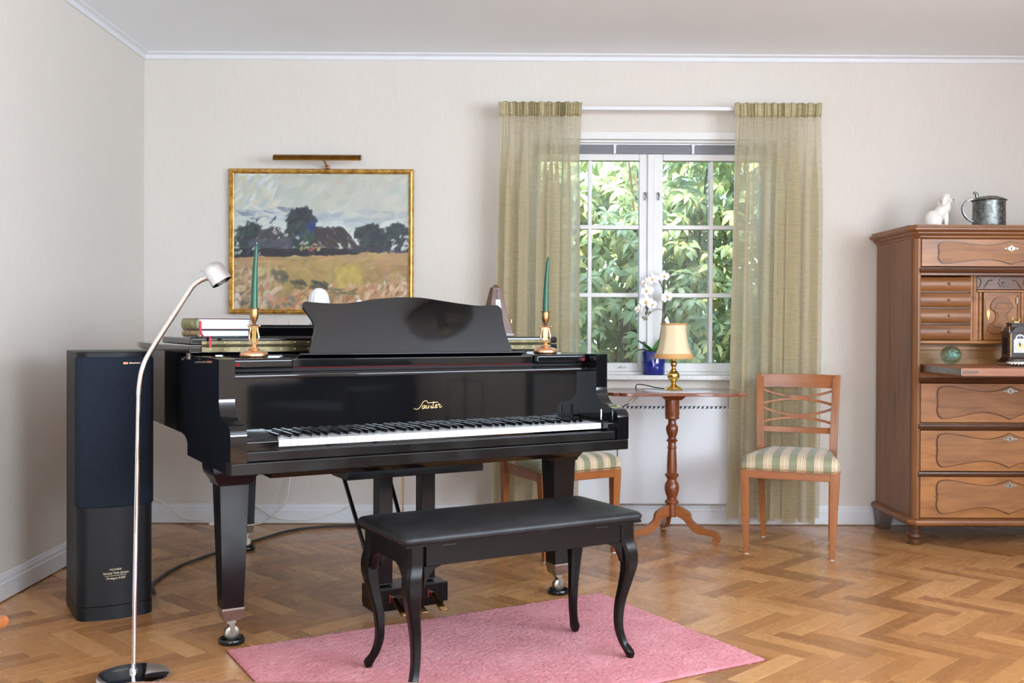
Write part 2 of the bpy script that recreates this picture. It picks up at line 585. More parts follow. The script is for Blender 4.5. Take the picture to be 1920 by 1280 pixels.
# leaves outdoors
t = NT('rhododendron_leaf')
geo = t.n('ShaderNodeNewGeometry')
inf = t.n('ShaderNodeObjectInfo')
rnd = t.math('FRACT', t.math('ADD', geo.outputs['Random Per Island'], inf.outputs['Random']))
c = t.ramp(rnd, [(0.0, rgb(104, 128, 88)), (0.35, rgb(130, 154, 112)), (0.7, rgb(150, 170, 128)), (0.9, rgb(178, 184, 120)), (1.0, rgb(200, 196, 124))])
t.l(c, t.b.inputs['Base Color'])
t.setp(Roughness=0.32, Specular_IOR_Level=0.6)
tl = t.n('ShaderNodeBsdfTranslucent')
t.l(t.mix(0.5, c, rgb(190, 200, 80)), tl.inputs[0])
mx = t.n('ShaderNodeMixShader')
mx.inputs[0].default_value = 0.28
t.l(t.b.outputs[0], mx.inputs[1])
t.l(tl.outputs[0], mx.inputs[2])
t.l(mx.outputs[0], t.t.nodes['Material Output'].inputs[0])
M['leaf'] = t.m
M['twig'] = plain('brown_twig', rgb(96, 78, 60), 0.8, var=0.25, vscale=20)
M['flower_bud'] = plain('cream_leaf_bud', rgb(206, 192, 140), 0.6)
M['soil'] = plain('dark_garden_soil', rgb(86, 74, 54), 0.95, var=0.3, vscale=4)
M['render_wall'] = plain('outer_render', rgb(214, 208, 198), 0.9, var=0.05, vscale=6)
M['blind'] = plain('grey_blind_slat', rgb(128, 130, 136), 0.4)
M['blind_clip'] = plain('clear_plastic_clip', rgb(214, 214, 214), 0.3)
M['lampshade'] = NT('cream_silk_shade').setp(Base_Color=rgb(222, 204, 168), Roughness=0.7, Subsurface_Weight=0.1, Subsurface_Radius=(0.01, 0.008, 0.005)).m
t = NT('gold_twisted_braid')
wv = t.n('ShaderNodeTexWave', _Scale=60.0, _Distortion=1.0)
wv.wave_type = 'BANDS'
wv.bands_direction = 'DIAGONAL'
t.l(t.coord(), wv.inputs[0])
t.l(t.ramp(wv.outputs[0], [(0.2, rgb(172, 118, 60)), (0.7, rgb(224, 178, 118))]), t.b.inputs['Base Color'])
t.setp(Roughness=0.7)
M['braid'] = t.m
M['cloth_white'] = plain('white_table_cloth', rgb(226, 228, 232), 0.9, var=0.03, vscale=40)
M['book_green'] = plain('green_marbled_paper', rgb(120, 128, 88), 0.5, var=0.4, vscale=34)
M['book_tan'] = plain('tan_marbled_paper', rgb(160, 128, 92), 0.5, var=0.4, vscale=34)
M['book_red'] = plain('burgundy_cloth', rgb(92, 30, 46), 0.6)
M['book_blue'] = plain('dark_teal_cloth', rgb(30, 58, 66), 0.6)
M['pages'] = plain('page_edges', rgb(232, 232, 234), 0.8, var=0.04, vscale=80)
M['ribbon'] = plain('red_ribbon', rgb(180, 24, 50), 0.6)
M['paper'] = plain('grey_paper', rgb(190, 186, 178), 0.8)
M['dial_ring'] = plain('silver_dial_ring', rgb(214, 214, 216), 0.4, 0.3)
M['dial_gold'] = plain('gold_dial_centre', rgb(212, 190, 140), 0.45, 0.3)
M['moon_blue'] = plain('dark_blue_moon_dial', rgb(44, 54, 92), 0.4)
M['silver'] = plain('chased_silver', rgb(196, 198, 200), 0.25, 1.0, var=0.2, vscale=50, bump=0.3, bscale=60)
M['armchair'] = wood('orange_armchair_wood', rgb(150, 78, 32), rgb(190, 112, 56), 0, 0.3, 50, 4, 0.25, 0.4)
M['coffee_table'] = wood('pinkish_brown_table_wood', rgb(138, 88, 66), rgb(176, 126, 100), 0, 0.3, 50, 4, 0.25, 0.4)

# ------------------------------------------------------------------ room shell
LX, BY, CZ = -1.97, 5.62, 2.56
WX0, WX1, WZ0, WZ1 = 0.12, 1.47, 0.80, 2.10       # window opening in the back wall

mb = MB()
mb.box(LX - 0.3, WX0, BY, BY + 0.3, -0.3, CZ + 0.06)
mb.box(WX1, RX + 0.3, BY, BY + 0.3, -0.3, CZ + 0.06)
mb.box(WX0, WX1, BY, BY + 0.3, -0.3, WZ0)
mb.box(WX0, WX1, BY, BY + 0.3, WZ1, CZ + 0.06)
struct(part('wall_back', mb, M['wall'], smooth=None))
struct(part('wall_left', MB().box(LX - 0.3, LX, RY - 0.3, BY, -0.3, CZ + 0.06), M['wall'], smooth=None))
struct(part('wall_right', MB().box(RX, RX + 0.3, RY - 0.3, BY, -0.3, CZ + 0.06), M['wall'], smooth=None))
struct(part('wall_front', MB().box(LX, RX, RY - 0.3, RY, -0.3, CZ + 0.06), M['wall'], smooth=None))
struct(part('ceiling', MB().box(LX, RX, RY, BY, CZ, CZ + 0.06), M['ceiling'], smooth=None))
struct(part('roof', MB().box(LX - 0.8, RX + 0.8, RY - 0.8, BY + 0.78, CZ + 0.06, CZ + 0.34), M['render_wall'], smooth=None))

# crown moulding (cove with two steps)
CP = [(0, 0), (0.006, 0), (0.010, 0.008), (0.012, 0.020), (0.022, 0.028), (0.028, 0.030), (0.030, 0.036), (0, 0.036)]


def run_back(name, prof, z, x0, x1, mat):
    return struct(part(name, MB().prism([(BY - d, z + h) for d, h in prof], x0, x1, 'x'), mat, smooth=30))


def run_left(name, prof, z, y0, y1, mat):
    return struct(part(name, MB().prism([(LX + d, z + h) for d, h in prof], y0, y1, 'y'), mat, smooth=30))


def run_right(name, prof, z, y0, y1, mat):
    return struct(part(name, MB().prism([(RX - d, z + h) for d, h in prof], y0, y1, 'y'), mat, smooth=30))


run_back('trim_1', CP, 2.524, LX, RX, M['trim'])
run_left('trim_2', CP, 2.524, RY, BY - 0.001, M['trim'])
run_right('trim_3', CP, 2.524, RY, BY - 0.001, M['trim'])
BP = [(0, 0.006), (0.016, 0.006), (0.016, 0.072), (0.013, 0.076), (0.013, 0.080), (0.012, 0.092), (0.009, 0.094), (0.007, 0.104), (0, 0.106)]
run_back('baseboard_back', BP, 0, LX, RX, M['trim'])
run_left('baseboard_left', BP, 0, RY, BY - 0.001, M['trim'])
run_right('baseboard_right', BP, 0, RY, BY - 0.001, M['trim'])

# ------------------------------------------------------------------ floor: herringbone parquet
floor = struct(part('floor', MB().box(LX - 0.05, RX + 0.05, RY - 0.05, BY + 0.05, -0.06, -0.007), M['subfloor'], smooth=None))
PL, PW = 0.35, 0.0715
TH = math.radians(29.4)                    # the piano, its bench and the rug stand at this angle
PK = Vector((-0.713, 3.207, 0))
PU = Vector((math.cos(TH), math.sin(TH), 0))
PV = Vector((-math.sin(TH), math.cos(TH), 0))


def plank_geo():
    a, b, g = PL / 2, PW / 2, 0.0004
    vs, k = [], 0.0008
    for z, s in ((-0.010, g), (-0.0007, g), (0.0, g + k)):
        vs += [(-a + s, -b + s, z), (a - s, -b + s, z), (a - s, b - s, z), (-a + s, b - s, z)]
    fs = [(8, 9, 10, 11)]
    for r in (0, 4):
        for i in range(4):
            j = (i + 1) % 4
            fs.append((r + i, r + j, r + 4 + j, r + 4 + i))
    return vs, fs


pv, pf = plank_geo()
pme = bpy.data.meshes.new('plank')
pme.from_pydata(pv, [], pf)
pme.materials.append(M['oak'])
uvl = pme.uv_layers.new(name='UVMap')
for lp in pme.loops:
    co = pme.vertices[lp.vertex_index].co
    uvl.data[lp.index].uv = (co.x, co.y)
planks = []
c45 = math.sqrt(0.5)
for i in range(-75, 76):
    for j in range(-22, 23):
        for kind in (0, 1):
            p = i * PW + j * PL
            q = i * PW - j * PL
            if kind == 0:
                p, q, ang = p + PL / 2, q + PW / 2, 0.0
            else:
                p, q, ang = p + PW / 2, q + PW + PL / 2, PI / 2
            x = (p + q) * c45 + 0.03
            y = (-p + q) * c45 + 3.11
            if LX - 0.12 < x < RX + 0.12 and RY - 0.1 < y < BY + 0.12:
                planks.append((x, y, ang - PI / 4))


def under_rug(x, y):
    d = Vector((x, y, 0)) - PK
    return -0.02 < d.dot(PU) < 1.37 and -0.60 < d.dot(PV) < 0.23


def seen(x, y):
    px = 948 + 1930 * x / max(y, 0.1)
    return y > 2.95 and y < 5.62 and -60 < px < 1990 and x > LX and not under_rug(x, y)


vis = sorted([k for k in range(len(planks)) if seen(planks[k][0], planks[k][1])], key=lambda k: planks[k][0] ** 2 + planks[k][1] ** 2)[:300]
vset = set(vis)
for k in vis:
    x, y, a = planks[k]
    put('plank', pme, floor, (x, y, 0), (0, 0, a))
rest = [planks[k] for k in range(len(planks)) if k not in vset]
P0 = np.array(pv)
vv, ff, uu = [], [], []
nf = np.array([list(q) for q in pf])
for n_, (x, y, a) in enumerate(rest):
    ca, sa = math.cos(a), math.sin(a)
    vv.append(np.stack([P0[:, 0] * ca - P0[:, 1] * sa + x, P0[:, 0] * sa + P0[:, 1] * ca + y, P0[:, 2]], 1))
    ff.append(nf + n_ * len(P0))
rme = bpy.data.meshes.new('plank_field')
rme.from_pydata(np.concatenate(vv).tolist(), [], np.concatenate(ff).tolist())
rme.materials.append(M['oak'])
uvl = rme.uv_layers.new(name='UVMap')
li = np.zeros(len(rme.loops), dtype=np.int32)
rme.loops.foreach_get('vertex_index', li)
uvl.data.foreach_set('uv', np.tile(P0[:, :2], (len(rest), 1))[li].astype(np.float32).ravel())
o = put('plank_field', rme, floor)
o['kind'] = 'stuff'

# ------------------------------------------------------------------ window
win = struct(put('window_1', None, None, (0, 0, 0)))
WP = M['window_paint']
mb = MB()   # casing round the opening on the wall face
mb.box(WX0 - 0.04, WX1 + 0.04, BY - 0.014, BY, WZ1, WZ1 + 0.042)
mb.box(WX0 - 0.04, WX0, BY - 0.014, BY, WZ0, WZ1)
mb.box(WX1, WX1 + 0.04, BY - 0.014, BY, WZ0, WZ1)
part('casing', mb, WP, win, bevel=0.003)
mb = MB()   # fixed frame
mb.box(WX0, WX0 + 0.035, 5.655, 5.77, WZ0, WZ1)
mb.box(WX1 - 0.035, WX1, 5.655, 5.77, WZ0, WZ1)
mb.box(WX0, WX1, 5.70, 5.77, 2.03, WZ1)
mb.box(WX0, WX1, 5.655, 5.77, WZ0, 0.832)
mb.box(WX0, WX1, 5.63, 5.70, 2.086, WZ1)
part('frame', mb, WP, win, bevel=0.002)
part('sill', MB().box(WX0 - 0.09, WX1 + 0.09, 5.545, 5.66, 0.793, 0.819), M['sill'], win, bevel=0.004)


def sash(x0, x1, glass0, glass1, muntin, inner):
    s = part('sash', MB().box(x0, glass0, 5.675, 5.73, 0.832, 2.032).box(glass1, x1, 5.675, 5.73, 0.832, 2.032)
             .box(glass0, glass1, 5.675, 5.73, 0.832, 0.880).box(glass0, glass1, 5.675, 5.73, 1.995, 2.032), WP, win, bevel=0.004)
    zs = [0.880, 1.254, 1.629, 1.995]
    part('muntin', MB().box(muntin - 0.011, muntin + 0.011, 5.685, 5.725, 0.88, 1.995), WP, s, bevel=0.004)
    for z in zs[1:3]:
        part('muntin', MB().box(glass0, glass1, 5.683, 5.727, z - 0.012, z + 0.012), WP, s, bevel=0.004)
    for a, b in ((glass0, muntin - 0.011), (muntin + 0.011, glass1)):
        for k in range(3):
            part('pane', MB().box(a, b, 5.706, 5.709, zs[k] + (0.012 if k else 0), zs[k + 1] - (0.012 if k < 2 else 0)), M['glass'], s, smooth=None)
    hx = inner
    for z in (1.80, 0.98):
        h = MB().box(hx - 0.006, hx + 0.006, 5.668, 5.675, z - 0.02, z + 0.02)
        h.tube([(hx, 5.664, z + 0.012), (hx + 0.004, 5.660, z), (hx, 5.662, z - 0.024)], 0.0035, 8)
        h.ell((hx, 5.662, z + 0.014), 0.006, seg=8, rg=6)
        part('window_hook', h, M['steel'], s)
    return s


s1 = sash(WX0 + 0.035, 0.793, 0.191, 0.734, 0.463, 0.765)
s2 = sash(0.799, WX1 - 0.035, 0.864, 1.402, 1.133, 0.838)
part('meeting_strip', MB().box(0.778, 0.814, 5.662, 5.675, 0.84, 2.03), WP, win, bevel=0.004)
# dark maker's mark printed on the bottom rail
mb = MB()
for k, (dx, w, h) in enumerate([(0, .003, .004), (.006, .004, .005), (.012, .005, .006), (.019, .004, .003), (.025, .005, .003), (.031, .003, .003), (.039, .005, .006)]):
    mb.box(0.62 + dx, 0.62 + dx + w, 5.6742, 5.675, 0.852, 0.852 + h)
mb.tube([(0.634, 5.6745, 0.860), (0.638, 5.6745, 0.865), (0.643, 5.6745, 0.865), (0.647, 5.6745, 0.861)], 0.0009, 6)
part('printed_mark', mb, M['black_paint'], s1)

# blind folded up under the window head
bl = thing('venetian_blind', 'dark grey venetian blind folded up under the window head', 'blind', (0.795, 5.668, 2.032))
part('head_rail', MB().box(-0.63, 0.63, -0.012, 0.016, 0.046, 0.054), M['trim'], bl)
slat = MB().prism([(-0.011, 0), (-0.0115, 0.0015), (-0.011, 0.0032), (0.011, 0.0032), (0.011, 0)], -0.625, 0.625, 'x').mesh('slat', M['blind'], 40)
for k in range(9):
    put('slat', slat, bl, (0, 0, 0.006 + k * 0.0043))
part('bottom_rail', MB().box(-0.625, 0.625, -0.011, 0.011, 0.0, 0.005), M['blind'], bl, bevel=0.001)
for x in (-0.20, 0.23, 0.55):
    c = MB().box(x - 0.007, x + 0.007, -0.018, -0.012, -0.004, 0.05)
    c.box(x - 0.010, x + 0.010, -0.020, -0.014, 0.038, 0.05)
    part('clip', c, M['blind_clip'], bl, bevel=0.002)

# ------------------------------------------------------------------ curtain rail and curtains
rail = tag(part('curtain_rail', MB().prism([(5.474, 2.231), (5.490, 2.231), (5.490, 2.251), (5.474, 2.251)], -0.03, 1.68, 'x')
                .box(0.2, 0.22, 5.49, 5.62, 2.234, 2.247).box(1.40, 1.42, 5.49, 5.62, 2.234, 2.247), M['trim'], bevel=0.002),
           'slim white curtain rail above the window', 'curtain rail')


def curtain(name, label, xt0, xt1, xb0, xb1, zb, seed):
    r = random.Random(seed)
    root = thing(name, label, 'curtain', ((xt0 + xt1) / 2, 5.446, 0), 0, 'window curtains')
    cx = (xt0 + xt1) / 2
    nx, zt, zh = 260, 2.266, 2.196
    # irregular folds: widths from a random partition
    ks = []
    s = 0.0
    while s < 1.0:
        w = r.uniform(0.13, 0.27)
        ks.append((s, w, r.uniform(0.6, 1.1)))
        s += w
    fine = [(r.uniform(0, 6.28), r.uniform(24, 46), r.uniform(0.5, 1)) for _ in range(4)]

    def fold(sv):
        for s0, w, a in ks:
            if s0 <= sv <= s0 + w:
                u = (sv - s0) / w
                return a * (math.sin(2 * PI * u) + 0.35 * math.sin(4 * PI * u + s0 * 9) + 0.12 * math.sin(10 * PI * u + s0 * 31)), a * 0.8 * math.sin(4 * PI * u + s0 * 5)
        return 0.0, 0.0

    def at(sv, z):
        k = max(0.0, min(1.0, (zh - z) / 0.5))
        k = k * k * (3 - 2 * k)
        kk = max(0.0, min(1.0, (zh - z) / 2.2))
        x = (xt0 + (xt1 - xt0) * sv) * (1 - kk) + (xb0 + (xb1 - xb0) * sv) * kk - cx
        d, dx = fold(sv)
        fn = sum(a * math.sin(6.28 * f_ * sv + p) for p, f_, a in fine) / 4
        k2 = max(0.0, 1 - (zh - z) / 0.22)
        y = d * (0.004 + 0.036 * k) + fn * 0.013 * k2 * k2
        return (x + dx * (0.004 + 0.030 * k), y, z)

    zs = [zh - (zh - zb) * (j / 46) ** 1.15 for j in range(47)]
    mb = MB()
    hem = [zb + 0.012 * math.sin(9 * sv * 3 + seed) for sv in [i / nx for i in range(nx + 1)]]
    rows = []
    for j, z in enumerate(zs):
        rows.append([at(i / nx, z + (hem[i] - zb) * (j / 46)) for i in range(nx + 1)])
    mb.rings(rows, close=False, caps=False)
    part('panel', mb, M['curtain'], root, smooth=80)
    hb = MB()
    rows = []
    for z, push in ((zh - 0.004, 0.0), (zh + 0.02, -0.003), (zh + 0.045, -0.002), (zt - 0.008, 0.0), (zt, 0.003)):
        row = []
        for i in range(nx + 1):
            sv = i / nx
            x, y, _ = at(sv, zh)
            fn = sum(a * math.sin(6.28 * f_ * 1.0 * sv + p) for p, f_, a in fine) / 4
            row.append((x * (1.0 + 0.02 * (z - zh) / 0.07), -0.004 + fn * 0.016 + push, z + 0.003 * math.sin(60 * sv + seed)))
        rows.append(row)
    hb.rings(rows, close=False, caps=False)
    h = part('heading', hb, M['heading'], root, smooth=80, label='gathered pleated heading tape')
    sm = h.modifiers.new('thickness', 'SOLIDIFY')
    sm.thickness = 0.003
    return root


curtain('curtain', 'sheer olive linen curtain hanging behind the grand piano and metronome', -0.036, 0.398, -0.073, 0.394, 0.085, 3)
curtain('curtain', 'sheer olive linen curtain hanging behind the striped chair by the secretary desk', 1.211, 1.663, 1.174, 1.650, 0.055, 12)

# ------------------------------------------------------------------ radiator
rad = thing('radiator', 'white flat panel radiator under the window', 'radiator', (0.775, 5.548, 0))
part('front_panel', MB().box(-0.44, 0.435, -0.028, -0.018, 0.128, 0.642), M['radiator'], rad, bevel=0.004)
part('body', MB().box(-0.435, 0.43, -0.018, 0.05, 0.135, 0.640), M['radiator'], rad, bevel=0.004)
part('top_cover', MB().box(-0.43, 0.425, -0.012, 0.05, 0.652, 0.712), M['radiator'], rad, bevel=0.004)
mb = MB()
for k in range(36):
    x = -0.425 + k * 0.0238
    mb.prism([(x, 0.640), (x + 0.012, 0.640), (x + 0.019, 0.652), (x + 0.007, 0.652)], -0.02, 0.05, 'y')
part('vent_fins', mb, M['radiator'], rad)
for x in (-0.3, 0.3):
    part('bracket', MB().box(x - 0.02, x + 0.02, 0.05, 0.072, 0.2, 0.6), M['radiator'], rad)

# ------------------------------------------------------------------ painting and picture lamp
pt = thing('painting', 'gold-framed oil painting of dark trees over a straw-coloured field', 'painting', (-1.003, BY, 1.535))
FW, FH = 1.0, 0.787


def frame_side(rot, ln, mat):
    """mitred moulding along x, inner edge up; profile in (outwards, depth)"""
    prof = [(0.0, 0.0), (0.0, 0.024), (0.006, 0.030), (0.014, 0.030), (0.018, 0.024), (0.020, 0.020), (0.026, 0.018), (0.026, 0.0)]
    a = []
    b = []
    for d, dep in prof:
        a.append((-ln / 2 + d, -dep, d))
        b.append((ln / 2 - d, -dep, d))
    return MB().rings([a, b])


for ang, ln, off in ((0, FW, FH), (PI, FW, FH), (PI / 2, FH, FW), (-PI / 2, FH, FW)):
    m_ = frame_side(ang, ln, None).xf(Matrix.Rotation(ang, 4, 'Y') @ Matrix.Translation((0, -0.004, -off / 2)))
    part('frame_side', m_, M['gold_frame'], pt, smooth=50)
part('stretcher', MB().box(-FW / 2 + 0.012, FW / 2 - 0.012, -0.010, -0.002, -FH / 2 + 0.012, FH / 2 - 0.012), M['black_gap'], pt)

# the canvas is painted stroke by stroke
NXc, NYc = 380, 298
can = np.zeros((NYc, NXc, 3))
hgt = np.zeros((NYc, NXc))
prng = np.random.default_rng(5)
yy, xx = np.mgrid[0:NYc, 0:NXc]


def stroke(x, y, ln, wd, ang, col, al=0.9):
    r = int(ln) + 3
    x0, x1, y0, y1 = max(0, int(x) - r), min(NXc, int(x) + r), max(0, int(y) - r), min(NYc, int(y) + r)
    if x1 <= x0 or y1 <= y0:
        return
    X = xx[y0:y1, x0:x1] - x
    Y = yy[y0:y1, x0:x1] - y
    ca, sa = math.cos(ang), math.sin(ang)
    a = (X * ca + Y * sa) / ln
    b = (-X * sa + Y * ca) / wd
    bris = 0.75 + 0.25 * np.sin(b * 9 + x)
    m = np.clip(1.25 - (np.abs(a) ** 3 + np.abs(b) ** 3), 0, 1) * al * bris
    m = np.clip(m, 0, 1)
    can[y0:y1, x0:x1] = can[y0:y1, x0:x1] * (1 - m[..., None]) + np.array(col) * m[..., None]
    hgt[y0:y1, x0:x1] = hgt[y0:y1, x0:x1] * (1 - m) + m * (0.3 + 0.7 * bris)


def scat(n, xr, yr, ln, wd, ang, aj, cols, cj=6, al=0.85, mask=None):
    for _ in range(n):
        x = prng.uniform(*xr) * NXc
        y = prng.uniform(*yr) * NYc
        if mask and not mask(x / NXc, y / NYc):
            continue
        c = np.array(cols[prng.integers(len(cols))], float) + prng.normal(0, cj, 3) * 0.6 + prng.normal(0, cj)
        stroke(x, y, prng.uniform(*ln), prng.uniform(*wd), ang + prng.normal(0, aj), c, al)


can[:] = (186, 188, 176)
scat(700, (0, 1), (0, .52), (10, 26), (4, 9), -0.7, .25, [(188, 190, 178), (180, 184, 174), (194, 194, 180), (176, 182, 176), (190, 186, 172)], 3)
scat(40, (0, .25), (0, .25), (8, 20), (3, 6), -0.9, .2, [(206, 206, 200), (168, 178, 186), (196, 190, 160)], 4)
scat(170, (0, 1), (.28, .42), (12, 30), (4, 8), -.1, .2, [(188, 194, 186), (172, 180, 182), (196, 202, 192), (160, 168, 172)], 3)
scat(110, (0, 1), (.36, .54), (10, 24), (4, 8), -.2, .3, [(206, 212, 200), (196, 206, 198), (212, 216, 206), (184, 196, 198)], 3)
scat(26, (.0, .35), (.25, .33), (8, 16), (2, 4), .15, .2, [(112, 124, 138), (140, 150, 160), (200, 204, 206)], 6)
stroke(.60 * NXc, .06 * NYc, 8, 3, -.7, (206, 160, 140))
stroke(.10 * NXc, .19 * NYc, 6, 2, -.7, (216, 214, 206))
# field
scat(900, (0, 1), (.58, 1.02), (8, 20), (4, 8), -.5, .6, [(178, 152, 108), (166, 138, 96), (190, 164, 118), (172, 144, 88), (154, 126, 84)], 7)
scat(150, (.05, 1), (.575, .66), (12, 26), (3, 6), -.08, .12, [(190, 164, 116), (178, 150, 100), (168, 140, 104)], 6)
scat(150, (.30, .78), (.64, .86), (8, 18), (4, 8), -.5, .6, [(172, 150, 92), (160, 142, 90), (180, 158, 96)], 6)
scat(60, (.60, .72), (.68, .86), (8, 16), (5, 8), -1.0, .5, [(188, 170, 84), (178, 160, 80), (196, 178, 100)], 5)
scat(160, (0, .25), (.70, 1), (8, 20), (3, 6), -.8, .4, [(196, 180, 146), (180, 158, 120), (206, 196, 172), (140, 116, 84)], 8)
scat(230, (.35, 1), (.82, 1.02), (6, 14), (2, 5), -.9, .6, [(196, 160, 118), (182, 132, 92), (214, 190, 158), (160, 108, 74), (200, 172, 140)], 9)
scat(40, (.7, 1), (.78, .98), (5, 12), (2, 4), -1.1, .5, [(228, 218, 198), (216, 200, 176), (196, 150, 120)], 7)
scat(20, (.2, .36), (.90, .98), (5, 10), (3, 6), .4, .5, [(190, 108, 82), (110, 116, 116), (206, 150, 120)], 8)
scat(16, (.22, .30), (.72, .78), (6, 11), (4, 6), .5, .5, [(104, 104, 78), (90, 96, 84)], 5)
scat(24, (.34, .55), (.785, .84), (8, 14), (3, 5), .25, .25, [(72, 66, 54), (60, 66, 58), (96, 94, 66)], 5)
scat(14, (.55, .70), (.84, .88), (6, 12), (2, 4), .1, .3, [(110, 108, 78), (130, 122, 84)], 5)
scat(10, (.02, .1), (.88, .98), (5, 10), (2, 3), -.7, .2, [(84, 88, 92), (100, 104, 108)], 5)


# trees
def blob(cx, cy, rx, ry, n, cols, ang=-.6, jit=.7):
    for _ in range(n):
        a = prng.uniform(0, 6.283)
        r = math.sqrt(prng.uniform(0, 1))
        x = (cx + rx * r * math.cos(a)) * NXc
        y = (cy + ry * r * math.sin(a)) * NYc
        c = np.array(cols[prng.integers(len(cols))], float) + prng.normal(0, 4)
        stroke(x, y, prng.uniform(6, 13), prng.uniform(3, 6), ang + prng.normal(0, jit), c, .92)


DK = [(40, 44, 50), (48, 54, 62), (38, 42, 46), (52, 62, 68), (46, 50, 48)]
GRN = [(44, 62, 56), (52, 74, 62), (40, 56, 60)]
blob(.06, .50, .07, .10, 70, GRN + DK)
blob(.10, .42, .045, .05, 36, GRN + DK)
blob(.22, .47, .08, .07, 90, [(66, 62, 66), (74, 70, 74), (54, 50, 56), (84, 82, 88)])
blob(.385, .345, .075, .085, 130, DK)
blob(.37, .45, .075, .09, 110, DK + GRN)
blob(.43, .46, .05, .07, 50, GRN + [(70, 92, 66), (46, 62, 90)])
blob(.45, .38, .02, .03, 10, [(34, 52, 110)])
blob(.77, .45, .075, .065, 120, DK + [(48, 62, 64)])
blob(.86, .50, .13, .06, 130, DK + GRN)
blob(.93, .42, .055, .045, 60, DK + GRN)
for k in range(150):      # barn: broad roof, dark wall
    u_, v_ = prng.uniform(0, 1), prng.uniform(0, 1)
    y = .405 + .13 * v_
    x0_, x1_ = .475 - .03 * v_, .63 + .07 * v_
    stroke((x0_ + (x1_ - x0_) * u_) * NXc, y * NYc, 8, 4, .9, np.array((58, 50, 50)) + prng.normal(0, 5), .95)
for k in range(80):       # low house
    u_, v_ = prng.uniform(0, 1), prng.uniform(0, 1)
    stroke((.10 + .22 * u_) * NXc, (.485 + .06 * v_) * NYc, 9, 4, -.5, np.array((74, 76, 84)) + prng.normal(0, 6), .9)
scat(200, (.0, .70), (.555, .605), (8, 16), (3, 5), -.03, .12, [(38, 32, 38), (44, 38, 46), (34, 34, 40)], 4, .95, lambda x, y: y < .605 - .03 * x)
scat(70, (.68, 1), (.53, .565), (8, 16), (3, 5), -.03, .12, [(46, 46, 56), (60, 56, 66)], 4, .9)
scat(30, (.9, 1), (.44, .55), (4, 9), (2, 3), -.6, .4, [(206, 210, 200), (190, 196, 190), (44, 50, 56)], 6)
scat(14, (.0, .2), (.54, .60), (4, 8), (2, 3), -.6, .5, [(196, 200, 196), (40, 92, 110), (52, 80, 72)], 6)
scat(12, (.22, .34), (.40, .47), (3, 6), (1.5, 2.5), -.6, .5, [(214, 210, 200), (196, 186, 170)], 6)
scat(14, (.38, .5), (.50, .56), (4, 8), (2, 3), -.6, .5, [(190, 186, 110), (150, 130, 70), (216, 204, 180), (176, 96, 80)], 6)
scat(10, (.12, .24), (.30, .36), (4, 8), (2, 3), -.9, .3, [(206, 196, 190), (70, 84, 96)], 6)
stroke(.235 * NXc, .325 * NYc, 6, 2.2, -1.1, (60, 66, 76))
# bare canvas showing in the corners
scat(16, (0, .04), (.84, 1.0), (3, 7), (3, 5), .2, .5, [(212, 206, 204), (224, 220, 216)], 3)
scat(22, (0, .5), (0, .012), (4, 10), (1, 2.5), .1, .2, [(226, 226, 224)], 3)
can[int(.58 * NYc):] *= np.array([0.97, 0.93, 0.90])
lin = np.clip(can * 0.95, 0, 255) / 255.0
lin = np.where(lin <= 0.04045, lin / 12.92, ((lin + 0.055) / 1.055) ** 2.4)
cw, ch = FW - 0.046, FH - 0.046
gx = (np.arange(NXc) / (NXc - 1) - 0.5) * cw
gz = (0.5 - np.arange(NYc) / (NYc - 1)) * ch
cv = np.zeros((NYc, NXc, 3))
cv[..., 0] = gx[None, :]
cv[..., 1] = -0.0125 - 0.0016 * hgt
cv[..., 2] = gz[:, None]
idx = np.arange(NXc * NYc).reshape(NYc, NXc)
cf = np.stack([idx[:-1, :-1], idx[1:, :-1], idx[1:, 1:], idx[:-1, 1:]], -1).reshape(-1, 4)
cme = bpy.data.meshes.new('canvas')
cme.from_pydata(cv.reshape(-1, 3).tolist(), [], cf.tolist())
ca_ = cme.color_attributes.new('paint', 'FLOAT_COLOR', 'POINT')
ca_.data.foreach_set('color', np.concatenate([lin.reshape(-1, 3), np.ones((NXc * NYc, 1))], 1).astype(np.float32).ravel())
t = NT('oil_paint')
at_ = t.n('ShaderNodeAttribute', attribute_name='paint')
t.l(at_.outputs[0], t.b.inputs['Base Color'])
t.setp(Roughness=0.5)
cme.materials.append(t.m)
cme.shade_smooth()
put('canvas', cme, pt)

pl = thing('picture_lamp', 'antique bronze picture lamp over the gold-framed painting', 'lamp', (-1.0, 5.47, 1.965))
arc = [(0.032 * math.cos(a), 0.030 * math.sin(a)) for a in [math.radians(20 + 17 * k) for k in range(11)]]
arc2 = [(0.029 * math.cos(a), 0.027 * math.sin(a)) for a in [math.radians(20 + 17 * k) for k in range(10, -1, -1)]]
part('shade', MB().prism([(x, z - 0.010) for x, z in arc + arc2], -0.228, 0.228, 'x'), M['bronze_lamp'], pl, smooth=50)
for s in (-1, 1):
    part('end_cap', MB().prism([(x, z - 0.010) for x, z in arc], s * 0.226, s * 0.231, 'x'), M['bronze_lamp'], pl)
part('bulb', MB().tube([(-0.19, 0, 0.0), (0.19, 0, 0.0)], 0.009, 12), M['white_plate'], pl)
part('arm', MB().tube(spline([(0.02, 0.0, 0.015), (0.025, 0.035, 0.0), (0.03, 0.075, -0.018), (0.03, 0.118, -0.026)]), 0.006, 10), M['brass_old'], pl)
part('back_plate', MB().box(0.020, 0.040, 0.116, 0.149, -0.0345, -0.016), M['brass_old'], pl, bevel=0.002)

# ------------------------------------------------------------------ grand piano (local: x along the keyboard, y towards the tail)
pn = thing('grand_piano', 'black polished grand piano with open keyboard and gold maker name', 'piano', tuple(PK), TH)
PB, PWN = M['piano'], M['piano_worn']
A0, A1 = -0.155, 1.315


